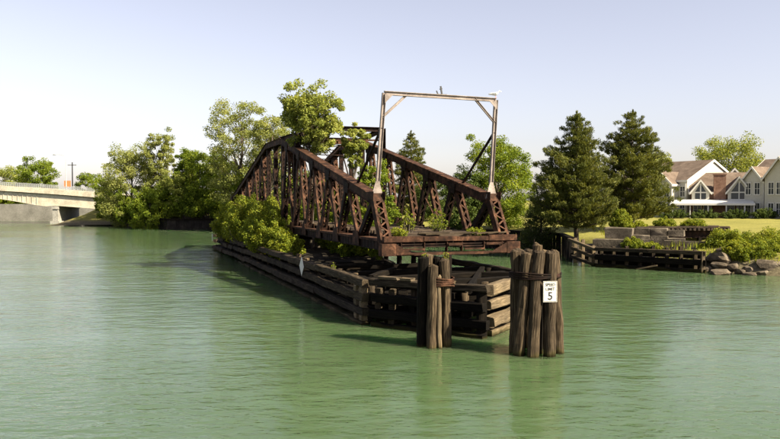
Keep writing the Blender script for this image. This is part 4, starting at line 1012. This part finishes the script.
# right house
HB = thing('house', 'cream house with two front gables at the right edge of the picture', 'house', (52.2, 110.0, GZ), R(-60), 'riverside houses')
MB().span((0, .01, -.3), (13, 10, 5.4)).build('wall', M['siding'], HB)
gable_roof(HB, 0, 13, 0, 10, 5.4, 8.4, 'x', .4)
for x0, x1, y0, ze, zr in ((.1, 3.3, -.9, 5.3, 7.15), (3.9, 8.4, -1.5, 5.6, 8.35)):
    wall_gable(HB, x0, x1, y0, 4, ze, zr, 'y'); gable_roof(HB, x0, x1, y0, 5, ze, zr, 'y', .35); siding_lines(HB, x0, x1, y0, .2, ze - .1)
for x, y in ((1.0, -.92), (2.4, -.92), (4.9, -1.52), (6.1, -1.52), (7.4, -1.52)):
    win(HB, x, y, 3.3, .75, 1.6); win(HB, x, y, .4, .75, 1.6)
MB().span((3.32, -.2, -.2), (3.88, -.01, 5.3)).build('brick_panel', M['brick'], HB)
MB().tube([(3.45, -1.1, 0), (3.45, -1.0, 5.1)], [.055, .055], 6).build('downspout', M['trim'], HB)
# hedges in front of the houses
for i, (x, y, h, rx) in enumerate(((40.5, 107.2, 1.35, 2.4), (44.6, 106.2, 1.25, 2.2), (48.4, 105.0, 1.2, 2.2), (51.8, 103.6, 1.5, 1.9), (54.6, 101.0, 1.75, 2.0), (36.4, 108.8, 1.6, 2.4), (32.4, 110.0, 1.8, 2.6), (27.5, 111, 1.8, 2.8), (22, 112, 2.0, 3.0))):
    shrub('hedge', ('dark hedge below the left house wall', 'dark hedge below the left half of the white porch', 'dark hedge below the right half of the white porch', 'dark hedge at the corner between brick wing and right house', 'tall dark hedge below the right house at the picture edge', 'dark hedge right of the foot of the right pine', 'dark hedge just behind the foot of the right pine', 'dark hedge on the lawn seen between the two pines', 'dark hedge on the far lawn left of the left pine trunk')[i], (x, y, ground_z(x, y)), h, rx, 1.1, 300 + i, 'leaf_dark', 60, 34, .16, 'hedge row below the houses', 'hedge', .1)

# ------------------------------------------------------------ trees
def gz(x, y): return ground_z(x, y) - .05
def P(px, D): return ((px - 390) / 750 * D, D)
def T(f, px, D, *a, **k):
    x, y = P(px, D); return f(a[0], a[1], (x, y, gz(x, y)), *a[2:], **k)
T(conifer, 576, 68.5, 'pine_tree', 'tall olive pine with bare trunk foot on the lawn, left of the two big pines', 12.8, 4.7, 11, base=.17, levels=27, per=44, power=.78, leaf=.37)
T(conifer, 632, 77, 'pine_tree', 'tall broad pine behind the stone abutment, right of the two big pines', 12.2, 5.2, 12, base=.07, levels=25, per=46, power=.8, leaf=.38)
T(conifer, 541, 72, 'cedar_tree', 'dark cedar tucked against the left side of the left pine', 9.0, 2.0, 13, 'needle_dark', base=.02, levels=22, per=24, power=.6, leaf=.3)
T(conifer, 530, 71, 'cedar_tree', 'low dark evergreen at the left foot of the left pine', 5.2, 1.6, 14, 'needle_dark', base=.02, levels=14, per=24, power=.5, leaf=.3)
T(conifer, 411, 112, 'spruce_tree', 'pointed spruce seen through the swing bridge above its right truss', 13.2, 5.0, 15, 'needle', base=.05, levels=22, per=24, power=.85, leaf=.5, droop=.15)
T(broadleaf, 497, 86, 'maple_tree', 'bright green round maple beside the right end of the swing bridge', 10.6, 4.3, 21, 'leaf_maple', base=.08, leaf=.26, limbs=46, per=140)
T(broadleaf, 463, 84, 'maple_tree', 'darker maple crowding the left side of the bright round maple', 8.9, 2.6, 22, 'leaf_dark', base=.12, leaf=.26, limbs=28, per=110)
T(broadleaf, 436, 104, 'small_tree', 'low dark tree behind the right truss of the swing bridge', 6.2, 3.4, 23, 'leaf_dark', base=.08, leaf=.26, limbs=26, per=100)
T(broadleaf, 728, 152, 'maple_tree', 'wide pale green tree rising behind the brick wing roof', 15.2, 8.2, 24, 'leaf_cotton', base=.25, leaf=.42, limbs=40, per=110, squash=.7)
T(broadleaf, 655, 128, 'maple_tree', 'light green tree peeking out right of the right pine', 11.0, 3.6, 25, 'leaf_cotton', base=.2, leaf=.34, limbs=26, per=90)
# behind the swing bridge
T(broadleaf, 242, 128, 'cottonwood_tree', 'tall grey green cottonwood behind the far left end of the swing bridge', 21.8, 6.4, 31, 'leaf_silver', base=.18, leaf=.36, limbs=44, per=95, shape='tall', cr=(.13, .24))
T(broadleaf, 272, 122, 'cottonwood_tree', 'cottonwood behind the centre of the swing bridge, left of the tallest tree', 18.6, 4.8, 32, 'leaf_silver', base=.2, leaf=.36, limbs=34, per=95, shape='tall', cr=(.14, .25))
def BP(s, t_): 
    v = Vector((-0.2, 36, 0)) + Matrix.Rotation(R(20), 3, 'Z') @ Vector((s, t_, 0)); return v.x, v.y
x, y = BP(.85, 18.0); broadleaf('cottonwood_tree', 'pale green cottonwood growing up through the middle of the swing bridge', (x, y, 1.4), 12.4, 2.3, 33, 'leaf_cotton', base=.72, leaf=.22, limbs=36, per=95, trunk_r=.11, cr=(.15, .26), lean=(-.2, .2))
x, y = BP(3.4, 17.2); broadleaf('young_tree', 'slender young tree leaning over the top frame of the swing bridge', (x, y, 1.4), 9.4, 1.1, 34, 'leaf_cotton', base=.8, leaf=.2, limbs=16, per=80, trunk_r=.06, cr=(.16, .3), lean=(.5, -.2))
x, y = BP(3.8, 13.5); broadleaf('young_tree', 'bushy young tree standing between the two trusses', (x, y, 1.3), 6.6, 1.5, 35, 'leaf_maple', base=.2, leaf=.19, limbs=22, per=80, trunk_r=.06)
x, y = BP(3.0, 9.2); broadleaf('young_tree', 'small tree low between the trusses near the end of the span', (x, y, 1.0), 4.9, 1.3, 36, 'leaf_maple', base=.25, leaf=.17, limbs=18, per=70, trunk_r=.05)
# left shore
T(broadleaf, 131, 146, 'willow_tree', 'large silvery tree at the right end of the road bridge', 16.6, 6.2, 41, 'leaf_silver', base=.1, leaf=.40, limbs=48, per=90, shape='tall', cr=(.13, .24))
T(broadleaf, 162, 143, 'willow_tree', 'narrow silvery tree right of the large silvery tree', 17.2, 4.0, 42, 'leaf_silver', base=.15, leaf=.38, limbs=40, per=80, shape='tall', cr=(.14, .24))
T(broadleaf, 110, 157, 'maple_tree', 'green tree in front of the embankment by the road bridge', 9.6, 3.6, 43, 'leaf_maple', base=.1, leaf=.40, limbs=30, per=80)
T(broadleaf, 187, 142, 'ash_tree', 'green pointed tree between the silvery trees and the swing bridge', 13.4, 3.8, 44, 'leaf_maple', base=.08, leaf=.38, limbs=34, per=90, shape='cone')
T(broadleaf, 178, 138, 'small_tree', 'lower bright tree in front of the pointed green tree', 8.6, 3.6, 54, 'leaf_cotton', base=.08, leaf=.36, limbs=28, per=90)
T(broadleaf, 203, 140, 'maple_tree', 'round bright green tree left of the swing bridge', 12.6, 4.6, 45, 'leaf_maple', base=.1, leaf=.38, limbs=36, per=95)
T(broadleaf, 222, 137, 'maple_tree', 'lower green tree touching the left end of the swing bridge', 11.2, 4.4, 46, 'leaf_maple', base=.06, leaf=.38, limbs=32, per=90)
T(broadleaf, 262, 126, 'maple_tree', 'green tree seen through the bars at the left of the swing bridge', 9.6, 5.0, 47, 'leaf_maple', base=.06, leaf=.36, limbs=32, per=90)
T(broadleaf, 315, 118, 'maple_tree', 'green tree seen through the middle of the swing bridge', 8.4, 5.2, 48, 'leaf_maple', base=.06, leaf=.36, limbs=32, per=90)
T(broadleaf, 360, 108, 'small_tree', 'low tree seen between the two trusses of the swing bridge', 5.6, 4.2, 49, 'leaf_dark', base=.06, leaf=.32, limbs=26, per=80)
for i, (px, D, h, r_) in enumerate(((121, 150, 5.6, 3.6), (133, 143, 5.6, 4.2), (152, 140, 6.0, 4.0), (170, 137.5, 5.4, 3.8), (190, 136.5, 5.6, 3.8), (210, 137, 5.0, 3.6))):
    x, y = P(px, D)
    shrub('shrub', ('bushy green shrub at the water, leftmost below the silvery trees', 'green shrub below the large silvery tree, second from the road bridge', 'rounded shrub at the waterline below the narrow silvery tree', 'dense shrub at the left end of the dark low wall', 'green shrub above the dark low wall', 'shrub above the right end of the dark low wall')[i],
          (x, y, max(.3, gz(x, y))), h, r_, 2.6, 60 + i, 'leaf_maple', 90, 46, .36, 'shrubs on the far left shore')
T(broadleaf, 150, 136, 'small_tree', 'mid green tree in front of the narrow silvery tree', 9.0, 3.8, 55, 'leaf_maple', base=.06, leaf=.36, limbs=30, per=90)
# behind the road bridge
T(broadleaf, 38, 205, 'round_tree', 'round green tree standing behind the road bridge', 14.4, 5.6, 51, 'leaf_maple', base=.2, leaf=.5, limbs=34, per=90)
T(broadleaf, 6, 225, 'round_tree', 'low pale tree behind the road bridge at the left edge', 12.5, 6.5, 52, 'leaf_cotton', base=.15, leaf=.5, limbs=30, per=80)
T(broadleaf, 92, 196, 'small_tree', 'small tree beside the utility pole behind the road bridge', 10.2, 4.4, 53, 'leaf_maple', base=.1, leaf=.45, limbs=26, per=80)
for i, px in enumerate((-30, 0, 30, 60)):
    x, y = P(px, 196); shrub('shrub', ('green shrub above the concrete wall, off the left edge', 'green shrub above the concrete wall at the left edge', 'green shrub above the concrete wall left of the bridge pier', 'green shrub above the concrete wall behind the bridge pier')[i], (x, y, 2.6), 4.5, 5.0, 2.5, 80 + i, 'leaf_maple', 60, 34, .5, 'shrubs behind the concrete wall')

# shrubs growing on the pier
pl = (('leafy shrub at the far left end of the timber pier', .9, 44, 3.6, 2.2), ('tall yellow green shrub near the far left end of the pier', 1.5, 39.5, 4.2, 2.2), ('wide sunlit shrub on the pier, left of the truss', .9, 34.5, 4.0, 2.2),
      ('yellow green shrub crowding the left truss', 1.3, 29.5, 3.5, 2.0), ('shrub hanging over the left edge of the pier', .6, 25.0, 2.7, 1.8), ('small low shrub nearest on the pier, beyond the white diamond marker', .8, 20.6, 1.5, 1.2))
for i, (lb, s, t_, h, r_) in enumerate(pl):
    q = on_pier(s + .4, t_, 1.25); shrub('shrub', lb, q, h, r_, r_, 100 + i, 'leaf_shrub', 120, 50, .2, 'shrubs on the timber pier')
for i, (s, t_) in enumerate(((4.4, 41), (5.4, 35), (5.8, 30), (4.6, 46), (6.2, 24.5), (5.8, 19))):
    q = on_pier(s, t_, 1.3); shrub('shrub', ('green shrub between the trusses near their far end', 'green shrub behind the left truss, beyond the tower posts', 'green shrub at the foot of the tower posts', 'green shrub at the far end of the pier behind the truss', 'green shrub under the right truss near the tower', 'lower green shrub under the right truss, nearer the gantry')[i], q, 3.6 if i < 4 else 2.6, 1.9, 1.9, 120 + i, 'leaf_maple', 100, 44, .2, 'shrubs between the trusses')
# weeds on the bridge end
def weed(lb, s, t_, z, h, r_, sd_):
    x, y = BP(s, t_); shrub('weed', lb, (x, y, z), h, r_, r_, sd_, 'leaf_shrub', 26, 14, .09, 'weeds on the near end of the bridge', 'weed', .6)
weed('tall yellow green weed on the bridge deck near the left end post', 1.5, .9, 3.58, 1.15, .34, 201)
weed('spreading weed in the middle of the bridge deck', 3.4, 1.6, 3.58, .95, .5, 202)
weed('low weed at the left corner of the bridge deck', .75, .2, 3.5, .35, .4, 203)
weed('low weed at the right of the bridge deck', 4.9, .3, 3.5, .32, .45, 204)
for i, (px, lb) in enumerate(((425, 'small weed on top of the smaller pile cluster, left'), (446, 'small weed on top of the smaller pile cluster, right'))):
    shrub('weed', lb, ((px - 390) / 750 * 26.7, 26.75, 3.1), .22, .13, .13, 210 + i, 'leaf_shrub', 16, 9, .05, None, 'weed', .6)
q = on_pier(.1, 5.2, 1.85); shrub('weed', 'small weed on the top rail of the pier near its left shoulder', q, .34, .12, .16, 215, 'leaf_shrub', 18, 9, .06, None, 'weed', .6)
# bank and abutment shrubs
for i, (lb, x, y, z, h, r_, pr) in enumerate((
    ('upright shrub growing on top of the stone abutment', 19.6, 63.4, 2.3, 1.9, 1.0, 100), ('low plant on the abutment beside the upright shrub', 21.0, 63.2, 2.5, .8, .7, 60), ('yellow green weeds on the left of the old railway deck', 23.6, 64.4, 2.8, .85, .9, 50), ('yellow green weeds in the middle of the old railway deck', 26.2, 64.8, 2.8, .7, 1.0, 50),
    ('large leafy bush on the bank right of the old railway deck', 26.0, 57.0, 1.2, 1.75, 1.7, 110), ('leafy bush on the bank at the right edge of the picture', 28.8, 56.4, 1.2, 1.6, 1.8, 110), ('bush behind the rocks, below the lawn edge', 27.4, 55.2, .8, 1.3, 1.3, 100), ('bush on the bank just outside the right edge', 31.2, 55.0, 1.2, 1.5, 1.7, 100),
    ('bush low on the slope left of the big tilted rock', 25.3, 54.3, .9, 1.1, 1.1, 100), ('bush on the slope above the big tilted rock', 27.0, 54.0, .9, 1.2, 1.2, 100), ('leafy bush low on the bank between the rocks', 26.4, 54.6, .7, 1.2, 1.2, 100), ('leafy bush above the rocks at the right picture edge', 29.6, 53.8, .8, 1.5, 1.6, 110), ('small shrub at the right end of the stone abutment', 24.5, 57.4, .9, 1.2, .9, 90), ('low plant between the abutment blocks', 19.4, 60.0, 1.35, .75, .8, 60), ('trailing plant on the lower abutment step', 20.6, 59.2, 1.3, .5, .7, 50))):
    shrub('shrub', lb, (x, y, z), h, r_, r_, 230 + i, 'leaf_shrub', pr, 40, .15, 'shrubs on the right bank')

# rough grass along the edge of the right bank
rg = np.random.default_rng(90); n = 30000
gxx = rg.uniform(20.5, 34, n); gyy = rg.uniform(49, 92, n); dd = land_dist(gxx[None, :], gyy[None, :])[0]
keep = (dd > .9) & (dd < 7) & (rg.random(n) < np.exp(-(dd - .9) / 1.8)) & (np.hypot((gxx - 24.6) / 4.4, (gyy - 61.2) / 3.0) > 1)
gxx, gyy, dd = gxx[keep], gyy[keep], dd[keep]; gzz = np.interp(dd, PD, PZ)
C = np.stack([gxx, gyy, gzz - .03], 1); k = len(C)
az = rg.uniform(0, 6.28, k); side = np.stack([np.cos(az), np.sin(az), np.zeros(k)], 1) * .035
hh = rg.uniform(.15, .5, k)[:, None]; lean = np.stack([rg.normal(0, .12, k), rg.normal(0, .12, k), np.ones(k)], 1) * hh
gr_ = np.stack([C - side, C + side, C + lean + side * .2, C + lean - side * .2], 1)
tag(link('bank_grass', quads_mesh('bank_grass', gr_, M['leaf_shrub'])), 'rough grass along the edge of the right bank', 'grass', kind='stuff')
